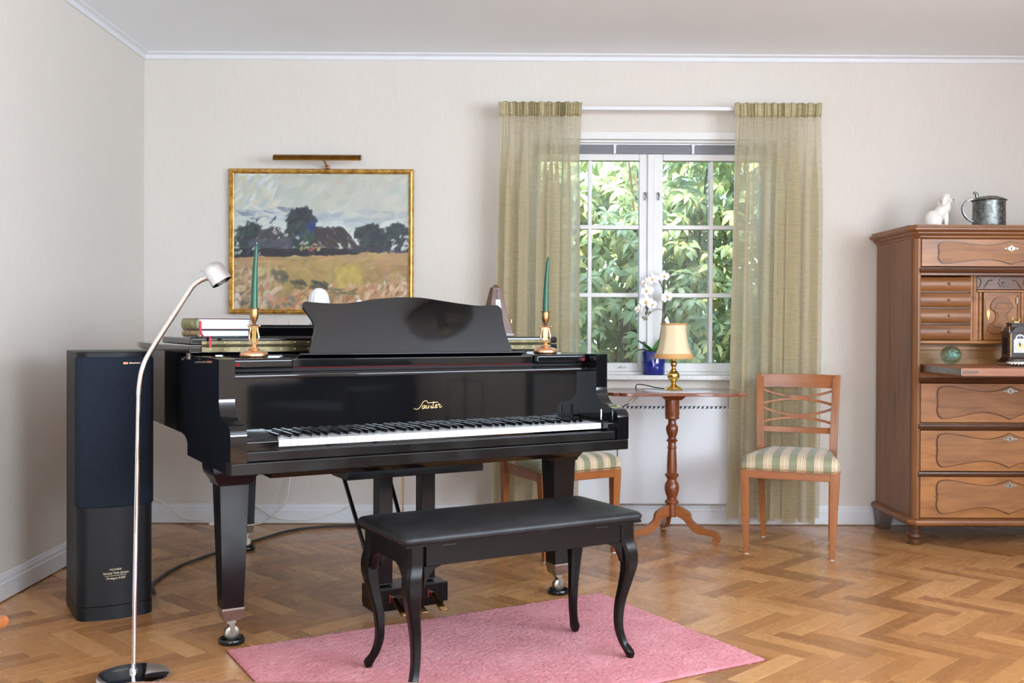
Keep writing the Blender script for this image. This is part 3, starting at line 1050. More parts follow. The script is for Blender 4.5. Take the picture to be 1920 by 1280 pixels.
def cheek_profile(vend):
    p = [(-0.05, 0.668), (0.0, 0.668), (0.0, 0.630), (0.53, 0.630), (0.53, 0.672), (0.545, 0.684), (0.57, 0.694), (0.62, 0.700), (vend, 0.700), (vend, 0.984),
         (0.46, 0.984), (0.44, 0.978), (0.09, 0.978), (0.09, 0.862), (0.09, 0.857)]
    for k in range(9):                 # concave sweep down to the arm
        a = math.radians(10 * k + 5)
        p.append((0.09 - 0.062 * (1 - math.cos(a)), 0.852 - 0.064 * math.sin(a)))
    p += [(0.0, 0.7835), (-0.02, 0.780), (-0.035, 0.775), (-0.046, 0.765), (-0.050, 0.752), (-0.05, 0.747), (-0.05, 0.742)]
    return p


part('cheek', MB().prism(cheek_profile(1.30), A0, A0 + 0.05, 'x'), PB, pn, smooth=25)
part('cheek', MB().prism(cheek_profile(0.62), A1 - 0.05, A1, 'x'), PB, pn, smooth=25)


def plan(off=0.0):
    """tail and bent side of the case, from the bass corner round to the treble cheek"""
    pts = spline([(A0, 1.30), (A0 + 0.005, 1.42), (-0.115, 1.62), (0.02, 1.83), (0.21, 1.95), (0.42, 1.96), (0.60, 1.85), (0.72, 1.62), (0.83, 1.36),
                  (1.00, 1.12), (1.19, 0.92), (1.29, 0.76), (A1, 0.62)], 6)
    if off:
        out = []
        for k, p in enumerate(pts):
            a, b = Vector(pts[max(k - 1, 0)][:2]), Vector(pts[min(k + 1, len(pts) - 1)][:2])
            tn = (b - a).normalized()
            out.append((p[0] - tn.y * off, p[1] + tn.x * off))
        return out
    return [p[:2] for p in pts]


part('rim', MB().prism(plan() + [(A1 - 0.05, 0.62), (A1 - 0.05, 0.34), (A0 + 0.05, 0.34), (A0 + 0.05, 1.30)], 0.700, 0.984), PB, pn, smooth=25)
lidplan = plan(0.012) + [(A1 + 0.005, 0.455), (A0 - 0.010, 0.455)]
part('lid', MB().prism(lidplan, 0.986, 1.010), PB, pn, smooth=25, bevel=0.004)
part('lid_flap', MB().box(A0 - 0.008, A1 + 0.003, 0.452, 0.925, 1.0145, 1.040), PB, pn, bevel=0.006, seg=3)
for z0, z1 in ((0.990, 1.0085), (1.016, 1.029)):
    h = part('hinge', MB().box(A0 + 0.03, A1 - 0.03, 0.4495, 0.4535, z0, z1), M['hinge'], pn, bevel=0.001)
    sc = MB()
    for k in range(28):
        sc.ell((A0 + 0.06 + k * 0.05, 0.4495, (z0 + z1) / 2), (0.003, 0.001, 0.003), seg=8, rg=4)
    part('screw_row', sc, M['brass'], h)['kind'] = 'stuff'
part('hinge_barrel', MB().tube([(A0 + 0.03, 0.449, 1.012), (A1 - 0.03, 0.449, 1.012)], 0.003, 8), M['hinge'], pn)
# small brass lid hinge on the bass side
mb = MB().box(A0 - 0.004, A0 + 0.0, 0.50, 0.53, 0.965, 0.985)
mb.tube([(A0 - 0.006, 0.50, 0.978), (A0 - 0.030, 0.47, 0.966)], 0.003, 6)
part('lid_catch', mb, M['nickel'], pn)

part('keybed', MB().box(A0 + 0.002, A1 - 0.002, -0.052, 0.50, 0.630, 0.6675), PWN, pn, bevel=0.003)
part('keybed_frame', MB().prism([(0.02, 0.63), (0.06, 0.600), (0.36, 0.600), (0.36, 0.63)], 0.0, 1.16, 'x').box(-0.1, 1.26, 0.36, 0.50, 0.6, 0.63), PWN, pn)
part('key_slip', MB().box(-0.105, 1.265, -0.040, -0.004, 0.6675, 0.700), PWN, pn, bevel=0.004)
part('key_block', MB().prism([(-0.036, 0.70), (-0.036, 0.728), (-0.028, 0.735), (0.05, 0.742), (0.15, 0.748), (0.15, 0.70)], -0.105, -0.002, 'x'), PB, pn, smooth=30, bevel=0.002)
kb = part('key_block', MB().prism([(-0.036, 0.70), (-0.036, 0.728), (-0.028, 0.735), (0.05, 0.742), (0.15, 0.748), (0.15, 0.70)], 1.230, 1.265, 'x'), PB, pn, smooth=30, bevel=0.002)
part('fallboard_pin', MB().lathe([(0.0035, 0), (0.0035, 0.035), (0.002, 0.038)], (1.240, 0.02, 0.738), 10), M['chrome'], pn)
# keys
pitch = 1.227 / 52
wme = MB().box(0.0007, pitch - 0.0007, 0.0, 0.152, 0.706, 0.7268).mesh('white_key', M['ivory'], None)
bpr = [(-0.0055, 0.0), (0.0055, 0.0), (0.0045, 0.0115), (-0.0045, 0.0115)]
bme = MB().rings([[(x, 0.052, 0.7266 + z * 0.75) for x, z in bpr], [(x, 0.060, 0.7266 + z) for x, z in bpr], [(x, 0.152, 0.7266 + z) for x, z in bpr]]).mesh('black_key', M['ebony'], None)
for k in range(52):
    put('white_key', wme, pn, (k * pitch, 0, 0))
    if k < 51 and (k % 7) in (0, 2, 3, 5, 6):
        put('black_key', bme, pn, ((k + 1) * pitch + {0: 0.002, 2: -0.002, 3: 0.002, 5: -0.003, 6: 0.0}[k % 7], 0, 0))
part('key_gap_shadow', MB().box(-0.002, 1.229, 0.1525, 0.158, 0.700, 0.737), M['black_gap'], pn)  # black strip instead of felt, a painted shadow behind the keys
# fallboard, leaning slightly back
fb = part('fallboard', MB().prism([(0.158, 0.735), (0.158, 0.912), (0.186, 0.914), (0.186, 0.735)], -0.105, 1.265, 'x'), PB, pn, smooth=None)
part('fallboard_nose', MB().prism([(0.150, 0.912)] + [(0.156 + 0.016 * math.cos(a), 0.920 + 0.013 * math.sin(a)) for a in [math.radians(200 - 16 * k) for k in range(8)]]
                                  + [(0.19, 0.934), (0.19, 0.912)], -0.103, 1.263, 'x'), PB, pn, smooth=35)


def script_word(paths, fn, r, seg=6):
    mb = MB()
    for p in paths:
        mb.tube([fn(*q) for q in spline([(a, b, 0) for a, b in p], 5)], r, seg)
    return mb


SAUT = [[(668, 545), (700, 570), (745, 570), (790, 540), (830, 480), (870, 410), (915, 380), (952, 385), (968, 415), (985, 432), (1060, 428), (1205, 424)],
        [(905, 482), (872, 500), (850, 538), (862, 562), (890, 550), (920, 490), (908, 545), (925, 558)],
        [(952, 488), (942, 540), (958, 560), (985, 540), (1003, 488), (995, 545), (1012, 558)],
        [(1040, 545), (1055, 500), (1050, 540), (1066, 558), (1085, 540)],
        [(1108, 400), (1092, 530), (1104, 555), (1128, 540)],
        [(1140, 528), (1172, 512), (1184, 488), (1165, 480), (1145, 510), (1146, 545), (1166, 556), (1200, 530)],
        [(1212, 500), (1226, 462), (1238, 484), (1258, 478), (1244, 538), (1262, 552), (1298, 522)]]
part('maker_name', script_word(SAUT, lambda x, y, z: (0.538 + (x - 660) / 12 * 0.00207, 0.1585 - 0.0012, 0.7905 + (575 - y) / 12 * 0.00178), 0.00155), M['gold_text'], fb,
     smooth=60, label='gold script maker name')
part('felt_line', MB().box(0.11, 1.03, 0.1735, 0.19, 0.9424, 0.9440), M['felt_red'], pn)
part('shelf_gap', MB().box(-0.105, 1.265, 0.19, 0.34, 0.74, 0.944), M['black_gap'], pn)  # black fill painted as the shadow in the gap under the music shelf
part('music_shelf', MB().box(0.107, 1.035, 0.174, 0.335, 0.944, 0.9735), PB, pn, bevel=0.003)
for a, b in ((-0.098, 0.105), (1.037, 1.262)):
    part('shelf_wing', MB().box(a, b, 0.150, 0.335, 0.944, 0.978), PB, pn, bevel=0.010, seg=3)
part('shelf_back', MB().box(-0.105, 1.265, 0.335, 0.452, 0.90, 0.974), PB, pn)
for x, s in ((-0.088, 1), (1.252, -1)):
    part('red_notch', MB().box(min(x, x + s * 0.014), max(x, x + s * 0.014), 0.1492, 0.152, 0.952, 0.962), M['felt_red'], pn)
# music desk with a wavy outline
DESK = [(0.2014, 0.0), (0.2, 0.0283), (0.2157, 0.0722), (0.2246, 0.1049), (0.2178, 0.1339), (0.2015, 0.1628), (0.1899, 0.1821), (0.1891, 0.1938), (0.2013, 0.2018),
        (0.2185, 0.2001), (0.2725, 0.1969), (0.3316, 0.1958), (0.3924, 0.2027), (0.4549, 0.2137), (0.5391, 0.2223), (0.5816, 0.224), (0.6459, 0.2231), (0.7319, 0.212),
        (0.8198, 0.2006), (0.8874, 0.1952), (0.9457, 0.1981), (0.9709, 0.1941), (0.9799, 0.177), (0.9795, 0.1598), (0.9791, 0.1276), (0.9846, 0.0742), (0.9965, 0.0317), (0.9997, 0.0)]
DK2 = [p[:2] for p in spline([(a, b, 0) for a, b in DESK], 3)]
TILT = math.radians(17)
md = part('music_desk', MB().prism(DK2, 0.0, 0.012, 'y'), PB, pn, smooth=30, loc=(0, 0.265, 0.974), rot=(-TILT, 0, 0))
part('desk_ledge', MB().box(0.15, 1.03, -0.045, 0.012, -0.004, 0.004), PB, md, bevel=0.002)
part('desk_prop', MB().box(0.57, 0.60, 0.012, 0.02, 0.02, 0.12), PB, md)


# legs
def piano_leg(x, y, zt=0.60):
    lg = MB()
    rr = []
    for z, h in ((zt, 0.080), (zt - 0.035, 0.078), (zt - 0.05, 0.074), (zt - 0.066, 0.064), (zt - 0.076, 0.058), (zt - 0.085, 0.056)):
        rr.append([(x - h, y - h, z), (x + h, y - h, z), (x + h, y + h, z), (x - h, y + h, z)][::-1])
    lg.rings(rr)
    rr = []
    for z, h in ((zt - 0.084, 0.050), (0.125, 0.036)):
        rr.append([(x - h, y - h, z), (x + h, y - h, z), (x + h, y + h, z), (x - h, y + h, z)][::-1])
    lg.rings(rr)
    o = part('leg', lg, M['piano_worn'], pn, smooth=30, bevel=0.002)
    rr = []
    for z, h in ((0.128, 0.0375), (0.122, 0.0375), (0.084, 0.029)):
        rr.append([(x - h, y - h, z), (x + h, y - h, z), (x + h, y + h, z), (x - h, y + h, z)][::-1])
    part('ferrule', MB().rings(rr), M['nickel'], o, smooth=None)
    fk = MB().box(x - 0.016, x + 0.016, y - 0.014, y + 0.014, 0.070, 0.085)
    for s in (-1, 1):
        fk.prism([(x - 0.011, 0.074), (x + 0.011, 0.074), (x + 0.014, 0.035), (x + 0.004, 0.028)], y + s * 0.013 - 0.002, y + s * 0.013 + 0.002, 'y')
    part('caster_fork', fk, M['nickel'], o, bevel=0.001)
    w = MB()
    w.rings([[(x + 0.004 + r * math.cos(a), y + d, 0.036 + r * math.sin(a)) for a in [2 * PI * k / 24 for k in range(24)]]
             for r, d in ((0.010, -0.013), (0.022, -0.013), (0.026, -0.010), (0.026, 0.010), (0.022, 0.013), (0.010, 0.013))])
    part('caster_wheel', w, M['nickel'], o, smooth=40)
    return o


CUPS = []
for (x, y, zt, lb) in ((-0.045, 0.37, 0.63, 'black caster cup under the piano leg at the corner of the pink rug'),
                       (1.28, 0.38, 0.63, 'black caster cup under the piano leg nearest the tripod table'),
                       (0.39, 1.79, 0.70, "black caster cup under the piano's rear leg near the back wall")):
    piano_leg(x, y, zt if zt < 0.65 else 0.70)
    w = PK + PU * (x + 0.004) + PV * y
    cp = part('caster_cup', MB().lathe([(0.0, 0), (0.040, 0), (0.044, 0.004), (0.045, 0.014), (0.042, 0.019), (0.038, 0.018), (0.034, 0.009), (0.0, 0.0095)], seg=32), M['cup'], None,
              smooth=50, loc=(w.x, w.y, 0.0))
    tag(cp, lb, 'caster cup', 'piano caster cups')
# lyre with pedals
ly = part('lyre_block', MB().box(0.36, 0.915, 0.34, 0.50, 0.528, 0.60), PWN, pn, bevel=0.004)
for a in (0.505, 0.679):
    part('lyre_post', MB().box(a, a + 0.056, 0.39, 0.45, 0.12, 0.53), PWN, pn, bevel=0.004)
part('pedal_box', MB().box(0.475, 0.77, 0.35, 0.485, 0.045, 0.118), PWN, pn, bevel=0.003)
part('pedal_sole', MB().box(0.475, 0.755, 0.36, 0.475, 0.034, 0.046), PWN, pn)
for x in (0.545, 0.622, 0.700):
    pd = part('pedal', MB().rings([[(x + s * w, y, z + q) for s, q in ((-1, 0), (1, 0), (1, 0.006), (-1, 0.006))]
                                   for y, z, w in ((0.36, 0.080, 0.008), (0.335, 0.082, 0.009), (0.315, 0.070, 0.010), (0.29, 0.058, 0.012), (0.265, 0.050, 0.014), (0.245, 0.044, 0.015), (0.232, 0.044, 0.011))]),
              M['brass'], pn, smooth=50, bevel=0.0015)
    part('pedal_felt', MB().box(x - 0.016, x - 0.011, 0.345, 0.352, 0.068, 0.098), M['felt_red'], pd)
for a, b in ((0.51, 0.53), (0.71, 0.70)):
    part('brace_rod', MB().tube([(a - 0.06, 0.80, 0.70), (b, 0.48, 0.10)], 0.008, 10), PB, pn)
part('trapwork_rod', MB().tube([(0.622, 0.44, 0.53), (0.622, 0.44, 0.10)], 0.0035, 8), M['brass_old'], pn)


def on_piano(x, y, z):
    w = PK + PU * x + PV * y
    return (w.x, w.y, z)


# ------------------------------------------------------------------ things on the piano
def candlestick(x, y, z, rz, label, lean):
    r = thing('candlestick', label, 'candlestick', on_piano(x, y, z), rz, 'lyre candlesticks on the piano')
    part('base', MB().lathe([(0.0, 0), (0.044, 0), (0.0465, 0.003), (0.0465, 0.010), (0.043, 0.017), (0.036, 0.021), (0.02, 0.024), (0.013, 0.026)], seg=36), M['copper'], r, smooth=50)
    part('stem_foot', MB().lathe([(0.016, 0.022), (0.019, 0.027), (0.016, 0.031), (0.010, 0.034), (0.009, 0.038), (0.013, 0.042), (0.010, 0.046)], seg=24), M['copper'], r, smooth=50)
    for s in (-1, 1):
        pth = spline([(0, 0, 0.044), (s * 0.010, 0, 0.048), (s * 0.020, 0, 0.060), (s * 0.0195, 0, 0.074), (s * 0.0155, 0, 0.088), (s * 0.0165, 0, 0.100), (s * 0.021, 0, 0.1035)], 5)
        part('lyre_arm', MB().tube(pth, 0.0032, 8), M['copper'], r, smooth=60)
        part('lyre_scroll', MB().ell((s * 0.0235, 0, 0.1035), 0.0045, seg=10, rg=6), M['copper'], r)
    part('crossbar', MB().box(-0.018, 0.018, -0.003, 0.003, 0.099, 0.1035), M['copper'], r)
    st = MB()
    for k in range(5):
        st.tube([(-0.008 + k * 0.004, 0, 0.052), (-0.008 + k * 0.004, 0, 0.100)], 0.0009, 6)
    part('strings', st, M['brass'], r)
    part('socket', MB().lathe([(0.004, 0.1035), (0.008, 0.106), (0.005, 0.110), (0.007, 0.116), (0.0125, 0.128), (0.0145, 0.138), (0.014, 0.158), (0.019, 0.160), (0.0195, 0.162), (0.0, 0.162)], seg=24), M['brass_old'], r, smooth=50)
    c = thing('candle', lean[1], 'candle', on_piano(x, y, z + 0.160), rz, 'green taper candles')
    b = lean[0]
    part('taper', MB().rings([[(b * h * h * 1.6 + rr * math.cos(a), rr * math.sin(a), h) for a in [2 * PI * k / 18 for k in range(18)]]
                              for h, rr in ((0.0, 0.0112), (0.04, 0.0108), (0.09, 0.0095), (0.14, 0.0080), (0.185, 0.0062), (0.202, 0.0050), (0.209, 0.0030), (0.212, 0.001))]), M['candle'], c, smooth=60)
    part('wick', MB().tube([(b * 0.072, 0, 0.210), (b * 0.075, 0, 0.218)], 0.0007, 6), M['cord_white'], c)


candlestick(-0.007, 0.225, 0.9785, -TH, 'copper lyre-shaped candlestick beside the stacked books', (0.15, 'green taper candle in front of the painting'))
candlestick(1.121, 0.225, 0.9785, -TH, 'copper lyre-shaped candlestick in front of the curtain', (0.15, 'green taper candle in front of the curtain'))


def book(x, y, z, w, d, h, rz, label, spine, cover, grp):
    r = thing('book', label, 'book', on_piano(x, y, z), rz, grp)
    part('pages', MB().box(0.008, w - 0.004, 0.004, d - 0.004, 0.003, h - 0.003), M['pages'], r)
    part('cover', MB().box(0.006, w, 0, d, 0, 0.003), cover, r, bevel=0.001)
    part('cover', MB().box(0.006, w, 0, d, h - 0.003, h), cover, r, bevel=0.001)
    arc_ = [(0.012 - 0.012 * math.cos(a), h / 2 + h / 2 * math.sin(a)) for a in [math.radians(-90 + 18 * k) for k in range(11)]]
    part('spine', MB().prism(arc_, 0, d, 'y'), spine, r, smooth=60)
    for f_ in (0.2, 0.5, 0.8):
        part('spine_band', MB().prism([(0.012 - 0.0132 * math.cos(a), h / 2 + (h / 2 + 0.0008) * math.sin(a)) for a in [math.radians(-90 + 18 * k) for k in range(11)]],
                                      d * f_ - 0.004, d * f_ + 0.004, 'y'), M['book_green'] if spine is M['book_tan'] else M['book_tan'], r, smooth=60)
    return r


b1 = book(-0.112, 0.575, 1.0412, 0.198, 0.150, 0.025, 0.5, 'tan-spined book at the bottom of the pair on the piano', M['book_tan'], M['book_blue'], 'books on the piano')
b2 = book(-0.115, 0.573, 1.0670, 0.202, 0.153, 0.040, 0.5, 'thick green-spined book with red ribbon on top of the pair', M['book_green'], M['book_red'], 'books on the piano')
b1.rotation_euler = (0, 0, TH + 0.15)
b2.rotation_euler = (0, 0, TH + 0.14)
rb = MB()
rp = spline([(0.014, -0.002, 0.030), (0.013, -0.006, 0.008), (0.012, -0.014, -0.014), (0.008, -0.05, -0.0240), (0.000, -0.110, -0.0242), (-0.004, -0.139, -0.028), (-0.005, -0.143, -0.060)], 6)
rb.rings([[(x - 0.004, y, z), (x + 0.004, y, z), (x + 0.004, y, z + 0.0008), (x - 0.004, y, z + 0.0008)] for x, y, z in rp])
part('ribbon', rb, M['ribbon'], b2)

bx = thing('box', 'low glossy black box lying on the piano lid behind the books', 'box', on_piano(0.115, 0.715, 1.0406), TH)
part('body', MB().box(0, 0.41, 0, 0.16, 0.0, 0.036), PB, bx, bevel=0.003)
part('box_lid', MB().box(-0.002, 0.412, -0.002, 0.162, 0.0365, 0.044), PB, bx, bevel=0.002)
og = thing('porcelain_ornament', 'white ribbed porcelain ornament half hidden behind the music desk', 'ornament', on_piano(0.405, 0.772, 1.0845), TH)
part('base', MB().lathe([(0, 0), (0.036, 0), (0.038, 0.006), (0.026, 0.014), (0.018, 0.028), (0.022, 0.036)], seg=28), M['porcelain'], og, smooth=50)
part('ribbed_dome', MB().lathe([(0.020, 0.034), (0.036, 0.046), (0.042, 0.066), (0.0415, 0.085), (0.039, 0.105), (0.034, 0.122), (0.024, 0.137), (0.012, 0.145), (0.0, 0.147)], seg=96, rib=(0.07, 16)), M['porcelain'], og, smooth=60)
og2 = thing('porcelain_jar', 'small white porcelain jar whose lid peeps over the music desk', 'jar', on_piano(0.585, 0.80, 1.0405), TH)
part('body', MB().lathe([(0, 0), (0.026, 0), (0.034, 0.03), (0.036, 0.06), (0.028, 0.09), (0.020, 0.10)], seg=24), M['porcelain'], og2, smooth=50)
part('jar_lid', MB().lathe([(0.022, 0.099), (0.023, 0.106), (0.014, 0.114), (0.006, 0.118), (0.006, 0.122), (0.013, 0.132), (0.013, 0.140), (0.007, 0.147), (0, 0.149)], seg=24), M['porcelain'], og2, smooth=50)

mt = thing('metronome', 'dark wooden pyramid metronome behind the music desk', 'metronome', on_piano(1.163, 0.70, 1.0405), TH - 0.16)
rr = []
for z, hx, hy in ((0.012, 0.058, 0.058), (0.205, 0.019, 0.019), (0.219, 0.005, 0.005)):
    rr.append([(sx * hx, sy * hy, z) for sx, sy in ((-1, -1), (1, -1), (1, 1), (-1, 1))])
part('body', MB().rings(rr), M['metronome'], mt, smooth=None, bevel=0.003)
part('base', MB().box(-0.062, 0.062, -0.062, 0.062, 0.0, 0.014), M['metronome'], mt, bevel=0.002)
pf_ = []
for z, k in ((0.03, 0.0455), (0.155, 0.021)):
    y = -(0.058 - (z - 0.012) / 0.193 * 0.039) - 0.0012
    pf_ += [(z, y)]
(z0_, y0_), (z1_, y1_) = pf_
part('scale_plate', MB().add([(-0.016, y0_, z0_), (0.016, y0_, z0_), (0.010, y1_, z1_), (-0.010, y1_, z1_), (-0.016, y0_ + 0.001, z0_), (0.016, y0_ + 0.001, z0_), (0.010, y1_ + 0.001, z1_), (-0.010, y1_ + 0.001, z1_)],
                             [(0, 1, 2, 3), (0, 4, 5, 1), (1, 5, 6, 2), (2, 6, 7, 3), (3, 7, 4, 0)]), M['white_plate'], mt, smooth=None)
part('pendulum', MB().tube([(0, y0_ - 0.003, z0_), (0, y1_ - 0.003, 0.19)], 0.0012, 6).box(-0.006, 0.006, y1_ - 0.012, y1_ - 0.006, 0.12, 0.135), M['steel'], mt)
part('catch', MB().ell((0, -0.026, 0.196), (0.004, 0.003, 0.004), seg=10, rg=6), M['steel'], mt)
part('winding_key', MB().tube([(0.05, 0, 0.06), (0.068, 0, 0.064)], 0.002, 8).box(0.066, 0.070, -0.010, 0.010, 0.058, 0.070), M['brass_old'], mt)
for sx in (-1, 1):
    for sy in (-1, 1):
        part('foot', MB().lathe([(0.006, -0.0003), (0.006, 0.001)], (sx * 0.05, sy * 0.05, 0), 10), M['brass_old'], mt)

# ------------------------------------------------------------------ rug and bench
rug = thing('rug', 'pink wool pile rug under the piano bench', 'rug', on_piano(0.672, -0.187, 0.0), TH)
nx_, ny_ = 300, 190
RWx, RWy = 1.506, 0.945
g_ = np.zeros((ny_, nx_, 3))
jx = rng.normal(0, 0.0012, (ny_, nx_))
jy = rng.normal(0, 0.0012, (ny_, nx_))
g_[..., 0] = (np.arange(nx_) / (nx_ - 1) - 0.5)[None, :] * RWx + jx
g_[..., 1] = (np.arange(ny_) / (ny_ - 1) - 0.5)[:, None] * RWy + jy
ex = np.minimum(np.arange(nx_), nx_ - 1 - np.arange(nx_))[None, :] * RWx / nx_
ey = np.minimum(np.arange(ny_), ny_ - 1 - np.arange(ny_))[:, None] * RWy / ny_
edge = np.minimum(ex, ey)
prof_ = np.clip(edge / 0.010, 0, 1) ** 0.5
g_[..., 2] = 0.001 + np.clip(0.0078 + rng.normal(0, 0.0013, (ny_, nx_)), 0, 0.0096) * prof_
idx = np.arange(nx_ * ny_).reshape(ny_, nx_)
rf = np.stack([idx[:-1, :-1], idx[:-1, 1:], idx[1:, 1:], idx[1:, :-1]], -1).reshape(-1, 4)
rme = bpy.data.meshes.new('pile')
rme.from_pydata(g_.reshape(-1, 3).tolist(), [], rf.tolist())
rme.materials.append(M['rug'])
rme.shade_smooth()
o = put('pile', rme, rug)
o['kind'] = 'stuff'
part('backing', MB().box(-RWx / 2 - 0.001, RWx / 2 + 0.001, -RWy / 2 - 0.001, RWy / 2 + 0.001, 0.0002, 0.003), M['rug_edge'], rug)

bn = thing('piano_bench', 'black piano bench with padded leather top and cabriole legs', 'bench', on_piano(0.651, -0.277, 0.0108), TH)
BWx, BWy = 0.421, 0.190
rr = []
for z, ins, crn in ((0.447, 0.004, 0.02), (0.453, -0.001, 0.022), (0.464, -0.002, 0.024), (0.472, 0.004, 0.026), (0.476, 0.016, 0.028), (0.4785, 0.06, 0.03), (0.480, 0.12, 0.03)):
    ring = []
    hx, hy = BWx - ins, BWy - ins
    for qx, qy, a0 in ((1, 1, 0), (-1, 1, 90), (-1, -1, 180), (1, -1, 270)):
        for k in range(5):
            a = math.radians(a0 + 22.5 * k)
            ring.append((qx * (hx - crn) + crn * math.cos(a), qy * (hy - crn) + crn * math.sin(a), z))
    rr.append(ring)
part('seat_pad', MB().rings(rr), M['leather'], bn, smooth=60)
part('seat_board', MB().box(-BWx + 0.006, BWx - 0.006, -BWy + 0.006, BWy - 0.006, 0.440, 0.448), M['bench'], bn)
ax, ay = 0.362, 0.148
for s in (-1, 1):
    part('apron', MB().box(-ax + 0.018, ax - 0.018, s * (ay + 0.012) - 0.009, s * (ay + 0.012) + 0.009, 0.378, 0.440), M['bench'], bn, bevel=0.002)
    part('apron', MB().box(s * (ax + 0.026) - 0.009, s * (ax + 0.026) + 0.009, -ay + 0.018, ay - 0.018, 0.378, 0.440), M['bench'], bn, bevel=0.002)
for s in (-0.27, 0.27):
    part('lid_hinge', MB().box(s - 0.022, s + 0.022, -ay - 0.0225, -ay - 0.020, 0.434, 0.441), M['bench_hinge'], bn)
for sx in (-1, 1):
    for sy in (-1, 1):
        prof = spline([(0.440, 0.000, 0.026), (0.385, 0.001, 0.026), (0.345, 0.009, 0.026), (0.300, 0.011, 0.0235), (0.24, 0.002, 0.0185), (0.17, -0.010, 0.0150),
                       (0.10, -0.012, 0.0130), (0.05, -0.002, 0.0125), (0.020, 0.012, 0.0145), (0.0, 0.015, 0.009)], 5)
        rr = []
        for z, o_, h in prof:
            cx_, cy_ = sx * (ax + 0.012 + o_), sy * (ay + o_)
            ch_ = h * 0.35
            q = [(h, -h + ch_), (h, h - ch_), (h - ch_, h), (-h + ch_, h), (-h, h - ch_), (-h, -h + ch_), (-h + ch_, -h), (h - ch_, -h)]
            rr.append([(cx_ + a, cy_ + b, z) for a, b in q][::-1])
        part('leg', MB().rings(rr), M['bench'], bn, smooth=40)
        # curved knee brackets
        for k in range(2):
            br = MB()
            pts_ = [(0, 0.378), (0.055, 0.378), (0.035, 0.370), (0.018, 0.355), (0.006, 0.335), (0, 0.315)]
            if k == 0:
                x0 = sx * (ax + 0.012 - 0.024)
                br.prism([(x0 - sx * a, z) for a, z in pts_], sy * (ay + 0.012) - 0.009, sy * (ay + 0.012) + 0.009, 'y')
            else:
                y0 = sy * (ay - 0.024)
                br.prism([(y0 - sy * a, z) for a, z in pts_], sx * (ax + 0.026) - 0.009, sx * (ax + 0.026) + 0.009, 'x')
            part('knee_bracket', br, M['bench'], bn, smooth=30)


# ------------------------------------------------------------------ striped chairs
def sq(cx, cy, z, hx, hy):
    return [(cx - hx, cy - hy, z), (cx + hx, cy - hy, z), (cx + hx, cy + hy, z), (cx - hx, cy + hy, z)]


